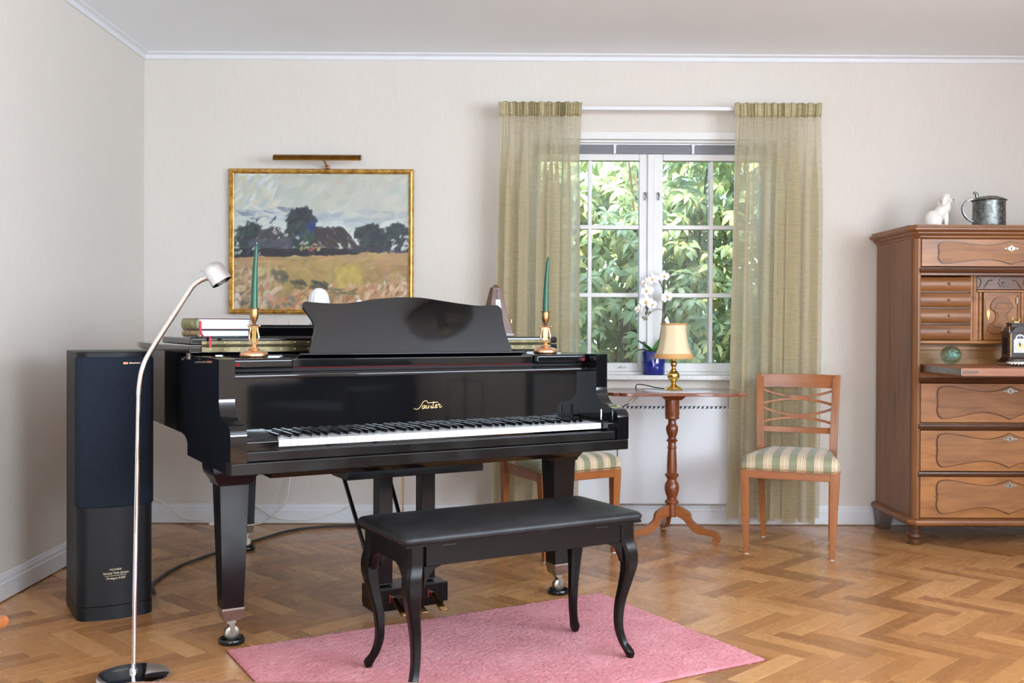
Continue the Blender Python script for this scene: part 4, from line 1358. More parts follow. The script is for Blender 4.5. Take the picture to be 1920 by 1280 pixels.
def chair(loc, rz, label):
    r = thing('dining_chair', label, 'chair', loc, rz, 'striped cherry wood chairs')
    ch = M['cherry']
    for s in (-1, 1):
        lg = part('leg', MB().rings([sq(s * 0.196, -0.004, 0.004, 0.0115, 0.0115), sq(s * 0.206, 0.002, 0.366, 0.0215, 0.0215), sq(s * 0.207, 0.002, 0.404, 0.0215, 0.0215)]), ch, r, smooth=None, bevel=0.002)
        part('glide', MB().lathe([(0.010, 0), (0.010, 0.0045)], (s * 0.196, -0.004, 0), 12), M['white_plate'], lg)
        path = spline([(s * 0.166, 0.425, 0.004), (s * 0.172, 0.398, 0.22), (s * 0.176, 0.388, 0.42), (s * 0.178, 0.390, 0.50), (s * 0.182, 0.402, 0.62), (s * 0.186, 0.424, 0.74), (s * 0.189, 0.452, 0.840)], 5)
        n = len(path)
        rr = []
        for k, (x, y, z) in enumerate(path):
            w = 0.0115 + 0.007 * min(1, z / 0.42)
            d = 0.012 + 0.008 * max(0, 1 - abs(z - 0.45) / 0.45)
            rr.append(sq(x, y, z, w, d))
        lg = part('leg', MB().rings(rr), ch, r, smooth=35, bevel=0.002)
        part('glide', MB().lathe([(0.010, 0), (0.010, 0.0045)], (s * 0.166, 0.425, 0), 12), M['white_plate'], lg)
        part('side_rail', MB().rings([[(s * 0.196 - 0.011, 0.02, z) for z in (0.362, 0.404)] + [(s * 0.196 + 0.011, 0.02, z) for z in (0.404, 0.362)],
                                      [(s * 0.170 - 0.011, 0.38, z) for z in (0.362, 0.404)] + [(s * 0.170 + 0.011, 0.38, z) for z in (0.404, 0.362)]]), ch, r, smooth=None)
    part('front_rail', MB().box(-0.186, 0.186, -0.018, 0.004, 0.364, 0.404), M['table_leg'], r, bevel=0.002)
    part('back_rail', MB().box(-0.165, 0.165, 0.378, 0.400, 0.364, 0.404), M['table_leg'], r)

    def plan_ring(z, o, y_extra=0.0):
        f, b, y0, y1, c = 0.229 + o, 0.180 + o, -0.024 - o, 0.372 + o * 0.4, 0.03
        return [(-f + c * .4, y0, z), (-f * .5, y0 - 0.006, z), (0, y0 - 0.008, z), (f * .5, y0 - 0.006, z), (f - c * .4, y0, z), (f, y0 + c, z), ((f + b) / 2, (y0 + y1) / 2, z), (b, y1, z),
                (b * .5, y1, z), (0, y1, z), (-b * .5, y1, z), (-b, y1, z), (-(f + b) / 2, (y0 + y1) / 2, z), (-f, y0 + c, z)]
    part('seat', MB().rings([plan_ring(0.404, -0.003), plan_ring(0.425, 0.002), plan_ring(0.446, 0.000), plan_ring(0.462, -0.010), plan_ring(0.473, -0.032), plan_ring(0.480, -0.075), plan_ring(0.483, -0.13)]), M['stripe'], r, smooth=60)
    nl = MB()
    ring = plan_ring(0.411, 0.0)
    for k in list(range(0, 7)) + list(range(11, 14)):
        a, b = Vector(ring[k]), Vector(ring[(k + 1) % 14])
        m = max(2, int((b - a).length / 0.0085))
        for j in range(m):
            p = a + (b - a) * (j / m)
            nl.ell(tuple(p), (0.0035, 0.0035, 0.0035), seg=6, rg=4)
    part('nail_trim', nl, M['brass_old'], r)['kind'] = 'stuff'
    # back: top rail, crossbar, two pairs of bowed slats

    def yb(z):
        return 0.390 + 0.062 * max(0, (z - 0.5) / 0.34) ** 1.5

    def bowed(z0, zc, w, t_, name):
        rr = []
        for k in range(17):
            u_ = -1 + k / 8
            z = z0 + (zc - z0) * (1 - u_ * u_)
            x = u_ * (0.176 + 0.010 * (z - 0.5) / 0.34)
            y = yb(z) + 0.018 * (1 - u_ * u_)
            rr.append([(x, y - t_, z - w), (x, y + t_, z - w), (x, y + t_, z + w), (x, y - t_, z + w)])
        part(name, MB().rings(rr), ch if name == 'back_slat' else M['table_leg'], r, smooth=50, bevel=0.0015)
    bowed(0.806, 0.808, 0.034, 0.010, 'top_rail')
    bowed(0.562, 0.560, 0.0145, 0.008, 'crossbar')
    for a, b in ((0.766, 0.727), (0.688, 0.716), (0.676, 0.634), (0.596, 0.622)):
        bowed(a, b, 0.0062, 0.007, 'back_slat')
    for z in (0.7215, 0.628):
        part('slat_joint', MB().box(-0.05, 0.05, yb(z) + 0.012, yb(z) + 0.024, z - 0.003, z + 0.003), ch, r)
    return r


chair((1.3405, 4.842, 0), -math.radians(20.7), 'cherry wood chair with green striped seat by the right-hand curtain')
chair((0.3515, 4.817, 0), math.radians(31.2), 'cherry wood chair with green striped seat half hidden behind the piano')

# ------------------------------------------------------------------ tripod table, lamp, cloth
TX, TY, TZ = 0.841, 5.18, 0.760
tb = thing('pedestal_table', 'mahogany tripod table with scalloped top under the window', 'table', (TX, TY, 0))
hw, hd = 0.335, 0.200
out = []
side = [(-1, .0), (-.92, .012), (-.86, .0), (-.6, -.004), (-.3, .006), (0, .010), (.3, .006), (.6, -.004), (.86, .0), (.92, .012), (1, .0)]
for k in range(4):
    L_, D_ = (hw, hd) if k % 2 == 0 else (hd, hw)
    for u_, d_ in side[:-1]:
        x, y = u_ * (L_ - 0.02), -D_ + d_ * 1.3
        for _ in range(k):
            x, y = -y, x
        out.append((x, y))
out = [p[:2] for p in spline([(a, b, 0) for a, b in out + [out[0]]], 3)][:-1]
part('tabletop', MB().prism(out, TZ - 0.017, TZ), M['mahogany_top'], tb, smooth=35, bevel=0.006, seg=3)
part('top_block', MB().rings([sq(0, 0, TZ - 0.017, 0.062, 0.062), sq(0, 0, TZ - 0.026, 0.060, 0.060), sq(0, 0, TZ - 0.046, 0.040, 0.040)][::-1]), M['mahogany'], tb, smooth=None, bevel=0.002)
prof = [(0.0, 0.125), (0.024, 0.125), (0.026, 0.132), (0.024, 0.19), (0.033, 0.192), (0.036, 0.198), (0.033, 0.206), (0.025, 0.212), (0.024, 0.222), (0.030, 0.236), (0.036, 0.256), (0.037, 0.275),
        (0.033, 0.294), (0.025, 0.306), (0.024, 0.318), (0.034, 0.330), (0.036, 0.335), (0.033, 0.341), (0.025, 0.346), (0.0255, 0.38), (0.0225, 0.44), (0.0205, 0.466), (0.024, 0.470), (0.024, 0.474), (0.0205, 0.478),
        (0.020, 0.500), (0.028, 0.506), (0.029, 0.511), (0.021, 0.517), (0.020, 0.528), (0.027, 0.545), (0.031, 0.562), (0.030, 0.578), (0.022, 0.590), (0.020, 0.596), (0.020, 0.612),
        (0.034, 0.618), (0.036, 0.624), (0.034, 0.630), (0.036, 0.636), (0.036, 0.716), (0.0, 0.716)]
part('column', MB().lathe(prof, seg=32), M['mahogany'], tb, smooth=45)
legp = [(0.018, 0.188), (0.05, 0.176), (0.085, 0.158), (0.098, 0.140), (0.103, 0.118), (0.125, 0.098), (0.160, 0.082), (0.195, 0.074), (0.225, 0.064), (0.243, 0.040), (0.244, 0.020), (0.232, 0.004), (0.215, 0.003),
        (0.205, 0.014), (0.206, 0.026), (0.214, 0.032), (0.205, 0.040), (0.18, 0.044), (0.14, 0.046), (0.115, 0.056), (0.09, 0.078), (0.07, 0.104), (0.045, 0.122), (0.018, 0.130)]
legp = [p[:2] for p in spline([(a, b, 0) for a, b in legp], 4)]
for a in (-22, 202, 92):
    part('leg', MB().prism(legp, -0.012, 0.012, 'y'), M['table_leg'], tb, smooth=35, bevel=0.003, rot=(0, 0, math.radians(a)))

cl = tag(part('table_cloth', MB().prism([(0.165 * (1 + 0.03 * (k % 2)) * math.cos(2 * PI * k / 40), 0.115 * (1 + 0.03 * (k % 2)) * math.sin(2 * PI * k / 40)) for k in range(40)], 0, 0.002),
              M['cloth_white'], None, loc=(TX + 0.02, TY - 0.03, TZ + 0.0003)), 'small round white cloth under the brass table lamp', 'table cloth')
tl_ = thing('table_lamp', 'brass table lamp with cream bell shade on the tripod table', 'lamp', (0.842, 5.15, TZ + 0.0026))
part('base', MB().lathe([(0, 0), (0.046, 0), (0.048, 0.004), (0.045, 0.009), (0.040, 0.011), (0.039, 0.015), (0.030, 0.021), (0.020, 0.026), (0.012, 0.033)], seg=36), M['brass'], tl_, smooth=50)
part('column', MB().lathe([(0.011, 0.032), (0.012, 0.040), (0.017, 0.042), (0.012, 0.046), (0.020, 0.052), (0.029, 0.062), (0.0315, 0.074), (0.029, 0.086), (0.020, 0.096), (0.013, 0.100), (0.016, 0.104), (0.011, 0.108),
                           (0.010, 0.118), (0.015, 0.126), (0.0165, 0.134), (0.014, 0.142), (0.009, 0.148), (0.011, 0.154), (0.010, 0.168), (0.006, 0.21)], seg=32), M['brass'], tl_, smooth=50)
# bell shade of eight panels
rr = []
for z, rd in ((0.170, 0.0945), (0.183, 0.090), (0.205, 0.082), (0.235, 0.073), (0.270, 0.066), (0.310, 0.0625), (0.332, 0.064)):
    ring = []
    for k in range(64):
        a = 2 * PI * k / 64
        f = (a % (PI / 4)) / (PI / 4)
        ring.append((rd * (1 - 0.045 * math.sin(PI * f)) * math.cos(a), rd * (1 - 0.045 * math.sin(PI * f)) * math.sin(a), z))
    rr.append(ring)
sh = part('lamp_shade', MB().rings(rr, caps=False), M['lampshade'], tl_, smooth=30)
m_ = sh.modifiers.new('thickness', 'SOLIDIFY')
m_.thickness = 0.002
part('braid_band', MB().rings([[(rd * math.cos(2 * PI * k / 48), rd * math.sin(2 * PI * k / 48), z) for k in range(48)] for z, rd in ((0.160, 0.0965), (0.163, 0.0985), (0.182, 0.0945), (0.185, 0.0915))], caps=False), M['braid'], sh, smooth=50)
part('top_piping', MB().rings([[(rd * math.cos(2 * PI * k / 48), rd * math.sin(2 * PI * k / 48), z) for k in range(48)] for z, rd in ((0.328, 0.0645), (0.332, 0.067), (0.336, 0.0645))], caps=False), M['braid'], sh, smooth=50)
part('shade_ring', MB().tube([(-0.063, 0, 0.328), (0.063, 0, 0.328)], 0.0015, 6).tube([(0, -0.063, 0.328), (0, 0.063, 0.328)], 0.0015, 6), M['brass'], tl_)
cb = MB().tube(spline([(0.0, 0.04, 0.004), (-0.06, 0.10, 0.006), (-0.14, 0.16, 0.02), (-0.16, 0.22, 0.010), (-0.15, 0.262, -0.03), (-0.148, 0.262, -0.05), (-0.165, 0.262, -0.066), (-0.19, 0.262, -0.085), (-0.23, 0.262, -0.125), (-0.25, 0.262, -0.30), (-0.25, 0.262, -0.55)], 6), 0.0028, 8)
cd = part('cord', cb, M['cord_black'], tl_, smooth=60)
part('cord_switch', MB().box(-0.010, 0.010, -0.007, 0.007, -0.028, 0.028), M['white_plate'], cd, bevel=0.004, loc=(-0.172, 0.262, -0.068), rot=(0, math.radians(48), 0))

# ------------------------------------------------------------------ orchid on the sill
pot = thing('flower_pot', 'glossy cobalt blue flower pot on the window sill', 'flower pot', (0.808, 5.615, 0.8195))
part('body', MB().lathe([(0, 0), (0.058, 0), (0.061, 0.004), (0.063, 0.05), (0.064, 0.125), (0.062, 0.128), (0.058, 0.125), (0.057, 0.1155), (0, 0.115)], seg=40), M['blue_glaze'], pot, smooth=50)
part('soil', MB().lathe([(0.0, 0.1152), (0.056, 0.1152), (0.05, 0.119), (0.02, 0.122), (0, 0.122)], seg=24), M['twig'], pot, smooth=50)
oc = thing('orchid', 'white moth orchid growing in the blue pot', 'plant', (0.808, 5.615, 0.8195 + 0.122))
GRW = M['orchid_leaf']


def strap_leaf(path, w, name='leaf'):
    rr = []
    P_ = spline(path, 6)
    n = len(P_)
    for k, p in enumerate(P_):
        t_ = k / (n - 1)
        ww = w * (math.sin(PI * min(1, 0.12 + t_ * 0.88)) ** 0.6 + 0.02)
        d = Vector(P_[min(k + 1, n - 1)]) - Vector(P_[max(k - 1, 0)])
        sd = d.cross(Vector((0, 0, 1)))
        sd = sd.normalized() if sd.length > 1e-5 else Vector((0, 1, 0))
        c = Vector(p)
        u3 = Vector((0, 0, 1))
        rr.append([tuple(c - sd * ww + u3 * 0.006), tuple(c - u3 * 0.001), tuple(c + sd * ww + u3 * 0.006), tuple(c + u3 * 0.002)])
    part(name, MB().rings(rr), GRW, oc, smooth=60)


strap_leaf([(-0.01, 0, 0.002), (-0.05, -0.02, 0.035), (-0.095, -0.035, 0.062)], 0.024)
strap_leaf([(-0.01, -0.01, 0.002), (-0.07, -0.02, 0.012), (-0.115, -0.03, -0.004), (-0.132, -0.035, -0.045)], 0.020)
strap_leaf([(0.01, 0, 0.002), (0.05, 0.02, 0.03), (0.10, 0.03, 0.02), (0.13, 0.03, -0.02)], 0.022)
strap_leaf([(0.0, 0.01, 0.002), (0.02, 0.02, 0.04), (0.05, 0.03, 0.08)], 0.018)
part('stem', MB().tube(spline([(0.02, 0, 0.001), (0.038, 0, 0.10), (0.052, -0.01, 0.25), (0.050, -0.01, 0.33), (0.030, -0.015, 0.385), (0.0, -0.02, 0.40), (-0.035, -0.025, 0.36), (-0.05, -0.03, 0.30), (-0.045, -0.03, 0.24), (-0.030, -0.03, 0.20)], 6), 0.0026, 8), M['stem'], oc, smooth=60)
part('stem', MB().tube(spline([(0.03, 0.01, 0.001), (0.056, 0.0, 0.12), (0.057, -0.01, 0.28), (0.052, -0.012, 0.34), (0.055, -0.01, 0.45)], 6), 0.0024, 8), M['stem'], oc, smooth=60)
part('stem', MB().tube(spline([(0.054, -0.01, 0.22), (0.03, -0.02, 0.235), (0.0, -0.025, 0.23), (-0.02, -0.03, 0.215)], 6), 0.0018, 8), M['stem'], oc, smooth=60)


def petal_mesh(nm, L_, W_, cup):
    rr = []
    for k in range(8):
        t_ = k / 7
        w = W_ * math.sin(PI * (0.06 + 0.90 * t_)) ** 0.7
        y = -cup * math.sin(PI * t_ * 0.7)
        rr.append([(u_ * w, y + 0.25 * w * u_ * u_, L_ * t_) for u_ in (-1, -.5, 0, .5, 1)] + [(u_ * w, y + 0.25 * w * u_ * u_ + 0.0009, L_ * t_) for u_ in (1, .5, 0, -.5, -1)])
    return MB().rings(rr).mesh(nm, M['petal'], 70)


pm_big = petal_mesh('petal', 0.036, 0.021, 0.006)
pm_sm = petal_mesh('sepal', 0.034, 0.012, 0.004)
lip = MB().ell((0, -0.010, -0.004), (0.0045, 0.006, 0.0065), seg=10, rg=6).tube([(0, -0.004, 0.002), (0, -0.012, 0.000), (0, -0.016, -0.010)], [0.004, 0.003, 0.001], 8).mesh('lip', M['orchid_lip'], 60)
colm = MB().ell((0, -0.002, 0.0), (0.006, 0.005, 0.006), seg=10, rg=6).mesh('flower_column', M['petal'], 60)
FL = [(0.05, -0.035, 0.415, 0.25, 0.9), (-0.012, -0.045, 0.398, -0.3, 1.0), (-0.052, -0.05, 0.378, -0.6, 0.85), (-0.045, -0.055, 0.335, -0.25, 1.05), (-0.050, -0.06, 0.275, 0.0, 1.1), (-0.018, -0.055, 0.262, 0.45, 0.9),
      (0.065, -0.035, 0.305, 0.35, 1.05), (-0.088, -0.05, 0.235, -0.6, 0.75)]
for x, y, z, yaw, s in FL:
    f_ = put('flower', colm, oc, (x, y, z), (0.15, random.uniform(-.3, .3), yaw), (s, s, s))
    for a, me in ((100, pm_big), (-100, pm_big), (0, pm_sm), (142, pm_sm), (-142, pm_sm)):
        put('petal', me, f_, (0, 0, 0), (0, math.radians(a), 0))
    put('lip', lip, f_)
for x, z, s in ((-0.046, 0.212, .009), (-0.026, 0.216, .008), (-0.062, 0.190, .0075), (-0.050, 0.185, .0055), (-0.056, 0.178, .006), (-0.043, 0.178, .005), (-0.040, 0.236, .008)):
    part('bud', MB().ell((x, -0.035, z), (s * .8, s * .8, s), seg=10, rg=6), M['bud'], oc, smooth=60)
part('bud_stalk', MB().tube(spline([(-0.035, -0.03, 0.235), (-0.044, -0.034, 0.212), (-0.052, -0.035, 0.195), (-0.050, -0.035, 0.180)], 5), 0.0012, 6), M['stem'], oc)


# ------------------------------------------------------------------ loudspeaker
sp = thing('loudspeaker', 'tall black floor-standing loudspeaker with dark cloth grille', 'speaker', (-1.4335, 3.8025, 0), math.radians(30))


def sp_ring(z, hw_, y0, y1, rad, bulge=0.012):
    ring = [(hw_, y1, z), (-hw_, y1, z)]
    for k in range(7):
        a = math.radians(180 + 15 * k)
        ring.append((-hw_ + rad + rad * math.cos(a), y0 + rad + rad * math.sin(a), z))
    for u_ in (-.5, 0, .5):
        ring.append((u_ * (hw_ - rad), y0 - bulge * (1 - u_ * u_), z))
    for k in range(7):
        a = math.radians(270 + 15 * k)
        ring.append((hw_ - rad + rad * math.cos(a), y0 + rad + rad * math.sin(a), z))
    return ring


part('cabinet', MB().rings([sp_ring(0.052, 0.134, 0.0, 0.30, 0.05), sp_ring(0.972, 0.134, 0.0, 0.30, 0.05)]), M['speaker'], sp, smooth=40)
part('plinth', MB().rings([sp_ring(0.0, 0.1345, -0.001, 0.30, 0.05), sp_ring(0.0495, 0.1345, -0.001, 0.30, 0.05)]), M['speaker'], sp, smooth=40)
part('top_cap', MB().rings([sp_ring(0.9722, 0.1345, -0.001, 0.301, 0.05), sp_ring(0.981, 0.1345, -0.001, 0.301, 0.05), sp_ring(0.984, 0.130, 0.003, 0.297, 0.047)]), M['speaker'], sp, smooth=30)
gs = []
for z, e in ((0.412, 0.0), (0.418, 0.006), (0.958, 0.006), (0.964, 0.0)):
    ring = []
    for k in range(4):
        a = math.radians(200 + 18 * k)
        ring.append((-0.134 + 0.05 + (0.05 + e) * math.cos(a), 0.05 + (0.05 + e) * math.sin(a), z))
    for u_ in (-.75, -.4, 0, .4, .75):
        ring.append((u_ * 0.084, -0.012 * (1 - u_ * u_) - e, z))
    for k in range(4):
        a = math.radians(286 + 18 * k)
        ring.append((0.134 - 0.05 + (0.05 + e) * math.cos(a), 0.05 + (0.05 + e) * math.sin(a), z))
    ring += [(x, y + 0.02, z) for x, y, z in ring[::-1]]
    gs.append(ring)
gr_ = part('grille', MB().rings(gs), M['grille'], sp, smooth=50)
part('badge', MB().box(0.020, 0.037, -0.0195, -0.0165, 0.938, 0.9455), M['copper_badge'], gr_)
mb = MB()
for k in range(6):
    mb.box(0.042 + k * 0.0068, 0.047 + k * 0.0068, -0.0175 + k * 0.0004, -0.0150, 0.939 + 0.0008 * (k % 2), 0.9445 - 0.0007 * (k % 3))
part('badge_letters', mb, M['cream_text'], gr_)


def text(name, body, size, loc, rot, mat, parent, shear=0.0, label=None, xs=1.0):
    cu = bpy.data.curves.new(name, 'FONT')
    cu.body = body
    cu.size = size
    cu.align_x = 'CENTER'
    cu.extrude = 0.0004
    cu.shear = shear
    cu.materials.append(mat)
    cu.align_y = 'CENTER' if name == 'numeral' else 'TOP_BASELINE'
    tmp = bpy.data.objects.new(name + '_outline', cu)
    me = bpy.data.meshes.new_from_object(tmp)
    bpy.data.objects.remove(tmp)
    o = put(name, me, parent, loc, rot, (xs, 1, 1))
    if label:
        o['label'] = label
    return o


for body, size, z, sh_, xs in (('PIONEER', 0.0085, 0.181, 0.0, 1.25), ('Vertical Twin System', 0.0115, 0.167, 0.35, 0.92), ('PHASE CONTROLLED SPEAKER', 0.0036, 0.160, 0.0, 1.5), ('Prologue S-550', 0.0105, 0.1485, 0.3, 1.0)):
    text('printed_text', body, size, (-0.005, -0.0130, z), (PI / 2, 0, 0), M['cream_text'], sp, sh_, None, xs)

# ------------------------------------------------------------------ chrome reading lamp
fl = thing('floor_lamp', 'chrome gooseneck reading lamp standing in front of the loudspeaker', 'lamp', (-1.135, 3.150, 0))
part('base', MB().lathe([(0, 0), (0.104, 0), (0.108, 0.004), (0.108, 0.012), (0.105, 0.016), (0.09, 0.0195), (0.03, 0.0215), (0, 0.022)], seg=64), M['chrome'], fl, smooth=40)
part('pole_collar', MB().lathe([(0.011, 0.021), (0.012, 0.028), (0.009, 0.034), (0.007, 0.036)], (0, 0, 0), 24), M['chrome'], fl, smooth=50)
part('pole', MB().tube([(0, 0, 0.02), (0.007, 0, 0.45), (0.015, 0, 0.872)], 0.0068, 18), M['chrome'], fl, smooth=60)
part('gooseneck', MB().tube(spline([(0.015, 0, 0.870), (0.018, 0, 0.905), (0.025, 0, 0.945), (0.042, 0, 0.988), (0.085, 0, 1.058), (0.125, 0, 1.120), (0.160, 0, 1.175), (0.180, 0, 1.203), (0.200, 0, 1.219), (0.222, 0, 1.228)], 6), 0.0078, 16), M['chrome'], fl, smooth=60)
hd_ = part('lamp_head', MB().lathe([(0.0005, 0.0), (0.012, 0.001), (0.022, 0.006), (0.029, 0.014), (0.0325, 0.025), (0.033, 0.068), (0.031, 0.068), (0.030, 0.026), (0.0, 0.006)], seg=40), M['chrome'], fl, smooth=50,
           loc=(0.231, 0.0, 1.272), rot=(0, math.radians(180 - 33), 0))
part('bulb', MB().ell((0, 0, 0.035), (0.018, 0.018, 0.024)), M['white_plate'], hd_, smooth=60)
part('joint', MB().ell((0.222, 0, 1.229), (0.010, 0.010, 0.010), seg=14, rg=8).tube([(0.222, 0, 1.229), (0.235, 0, 1.240)], 0.006, 10), M['chrome'], fl, smooth=60)
part('switch', MB().tube([(0.214, -0.002, 1.248), (0.205, -0.004, 1.252)], 0.002, 8), M['chrome'], fl)

# ------------------------------------------------------------------ cables
tag(part('speaker_cable', MB().tube(spline([(-1.40, 4.12, 0.007), (-1.461, 4.292, 0.007), (-1.454, 4.555, 0.007), (-1.400, 4.754, 0.007), (-1.350, 4.88, 0.007), (-1.318, 4.99, 0.007), (-1.265, 5.09, 0.007), (-1.132, 5.372, 0.007), (-0.986, 5.487, 0.007),
                                            (-0.736, 5.534, 0.007), (-0.3, 5.55, 0.007), (0.2, 5.56, 0.007)], 8), 0.0065, 8), M['cord_black'], smooth=60), 'black speaker cable curving over the parquet behind the piano leg', 'cable')
tag(part('power_cord', MB().tube(spline([(-1.955, 5.58, 0.20), (-1.899, 5.585, 0.14), (-1.856, 5.588, 0.117), (-1.784, 5.588, 0.065), (-1.740, 5.588, 0.030), (-1.654, 5.588, 0.022), (-1.596, 5.588, 0.042), (-1.48, 5.588, 0.085), (-1.365, 5.588, 0.106), (-1.322, 5.588, 0.081),
                                         (-1.264, 5.588, 0.046), (-1.191, 5.588, 0.026), (-1.061, 5.588, 0.026), (-0.917, 5.588, 0.061), (-0.845, 5.588, 0.094), (-0.807, 5.592, 0.107)], 6), 0.003, 8), M['cord_white'], smooth=60),
    'thin white cord drooping along the baseboard behind the piano', 'cord')
pcord = thing('lamp_cord', 'white cord hanging down the wall below the painting to a plug', 'cord', (-1.2, 5.58, 0.0))
part('wire', MB().tube(spline([(0.03, 0.03, 1.10), (0.03, 0.03, 0.6), (0.032, 0.025, 0.30), (0.027, 0.0, 0.189), (0.018, 0.0, 0.14), (-0.005, 0, 0.096), (-0.063, 0, 0.038), (-0.12, 0, 0.008), (-0.20, -0.02, 0.006), (-0.34, -0.05, 0.006)], 6), 0.003, 8), M['cord_white'], pcord, smooth=60)
part('plug', MB().tube([(-0.34, -0.05, 0.012), (-0.355, -0.055, 0.014), (-0.375, -0.06, 0.014), (-0.385, -0.062, 0.012)], [0.006, 0.011, 0.011, 0.007], 10), M['cord_white'], pcord, smooth=60)

# ------------------------------------------------------------------ secretary desk (local: x from its centre, y 0 at the front)
SX, SY = 2.498, 5.08
sd_ = thing('secretary_desk', 'old walnut secretary desk with open writing flap and four drawers', 'secretary', (SX, SY, 0))
HWs, DP = 0.478, 0.510


def crect(x, y0, y1, c, z):
    return [(-x + c, y0, z), (x - c, y0, z), (x, y0 + c, z), (x, y1, z), (-x, y1, z), (-x, y0 + c, z)]


for s in (-1, 1):
    x0, x1 = sorted((s * HWs, s * (HWs - 0.022)))
    part('side_panel', MB().box(x0, x1, 0.030, DP, 0.136, 1.524), M['walnut_v'], sd_, smooth=None)
    col_ = [(s * 0.443, 0.004), (s * 0.450, 0.0), (s * 0.458, 0.001), (s * 0.462, 0.006), (s * 0.469, 0.010), (s * 0.474, 0.016), (s * 0.478, 0.024), (s * 0.478, 0.034), (s * 0.443, 0.034)]
    part('corner_post', MB().prism(col_, 0.136, 1.524), M['walnut_v'], sd_, smooth=40)
    part('front_foot', MB().lathe([(0.022, 0.0), (0.024, 0.003), (0.025, 0.022), (0.026, 0.030), (0.038, 0.038), (0.042, 0.046), (0.040, 0.054), (0.028, 0.062), (0.026, 0.066), (0.031, 0.070), (0.028, 0.075), (0.025, 0.080), (0.028, 0.090), (0.028, 0.1005)],
                                  (s * 0.452, 0.040, 0), 28), M['walnut_dark'], sd_, smooth=45)
    xb = s * 0.452
    part('back_foot', MB().rings([sq(xb + s * 0.008, DP - 0.06, 0.0, 0.028, 0.03), sq(xb, DP - 0.05, 0.1005, 0.040, 0.045)]), M['walnut_dark'], sd_, smooth=None)
part('back_panel', MB().box(-HWs + 0.022, HWs - 0.022, DP - 0.012, DP, 0.136, 1.524), M['walnut_v'], sd_, smooth=None)
part('plinth', MB().rings([crect(0.492, -0.016, DP, 0.030, 0.1005), crect(0.502, -0.026, DP, 0.032, 0.108), crect(0.505, -0.029, DP, 0.032, 0.120), crect(0.500, -0.024, DP, 0.032, 0.131), crect(0.486, -0.010, DP, 0.03, 0.1365)]), M['walnut'], sd_, smooth=35)
cor = [(0.480, -0.002, 1.5235), (0.486, -0.008, 1.530), (0.486, -0.008, 1.535), (0.496, -0.018, 1.540), (0.502, -0.024, 1.548), (0.502, -0.024, 1.553), (0.514, -0.036, 1.556), (0.522, -0.044, 1.564), (0.522, -0.044, 1.572), (0.510, -0.032, 1.576), (0.508, -0.030, 1.588)]
part('cornice', MB().rings([crect(x, y, DP, 0.032, z) for x, y, z in cor]), M['walnut'], sd_, smooth=30)
# inner floors and rails
for z0, z1 in ((0.345, 0.369), (0.575, 0.61), (0.808, 0.862), (1.341, 1.383)):
    part('divider', MB().box(-0.4425, 0.4425, 0.012, DP - 0.014, z0 + 0.002, z1 - 0.002), M['walnut'], sd_, smooth=None)
for zc in (0.357, 0.592, 0.822, 1.366):
    part('moulding', MB().prism([(0.012, zc - 0.012), (0.000, zc - 0.012), (-0.006, zc - 0.008), (-0.009, zc - 0.003), (-0.006, zc), (-0.010, zc + 0.004), (-0.008, zc + 0.010), (0.0, zc + 0.012), (0.012, zc + 0.012)], -0.452, 0.452, 'x'), M['walnut_dark'], sd_, smooth=30)

KX = 0.000781
up_ = [(-460, 0), (-455, 5), (-460, 50), (-447, 93), (-400, 106), (-350, 101), (-300, 93), (-200, 76), (-120, 72), (-50, 88), (0, 108)]
lo_ = [(0, -107), (-60, -82), (-130, -66), (-200, -67), (-300, -85), (-400, -102), (-440, -96), (-460, -57), (-455, -5)]
half = [p[:2] for p in spline([(a, b, 0) for a, b in up_[1:]], 5)]
halfl = [p[:2] for p in spline([(a, b, 0) for a, b in lo_], 5)]


def cartouche(sx_, sz_):
    L_ = [(a * KX * sx_, b * KX * sz_) for a, b in [(-467, 0)] + half]
    R_ = [(-a, b) for a, b in L_[::-1][1:]]
    D_ = [(a * KX * sx_, b * KX * sz_) for a, b in halfl]
    DR = [(-a, b) for a, b in D_[::-1]]
    return L_ + R_ + DR[:-1] + D_


def escutcheon(parent, z, y):
    e = MB()
    o_ = [(-0.038, 0), (-0.028, 0.006), (-0.020, 0.004), (-0.013, 0.011), (-0.006, 0.012), (0, 0.021), (0.006, 0.012), (0.013, 0.011), (0.020, 0.004), (0.028, 0.006), (0.038, 0)]
    poly = o_ + [(a, -b * 0.8) for a, b in o_[::-1][1:-1]]
    e.prism(poly, y - 0.0025, y, 'y')
    p = part('escutcheon', e, M['nickel'], parent, smooth=None, bevel=0.0006, loc=(0, 0, z))
    part('keyhole', MB().ell((0, y - 0.0025, 0.003), (0.0035, 0.0006, 0.0035), seg=10, rg=4).box(-0.0015, 0.0015, y - 0.0031, y - 0.0024, -0.009, 0.002), M['black_gap'], p)
    for s in (-1, 1):
        part('curl', MB().ell((s * 0.022, y - 0.003, 0), (0.004, 0.001, 0.003), seg=8, rg=4), M['nickel'], p)


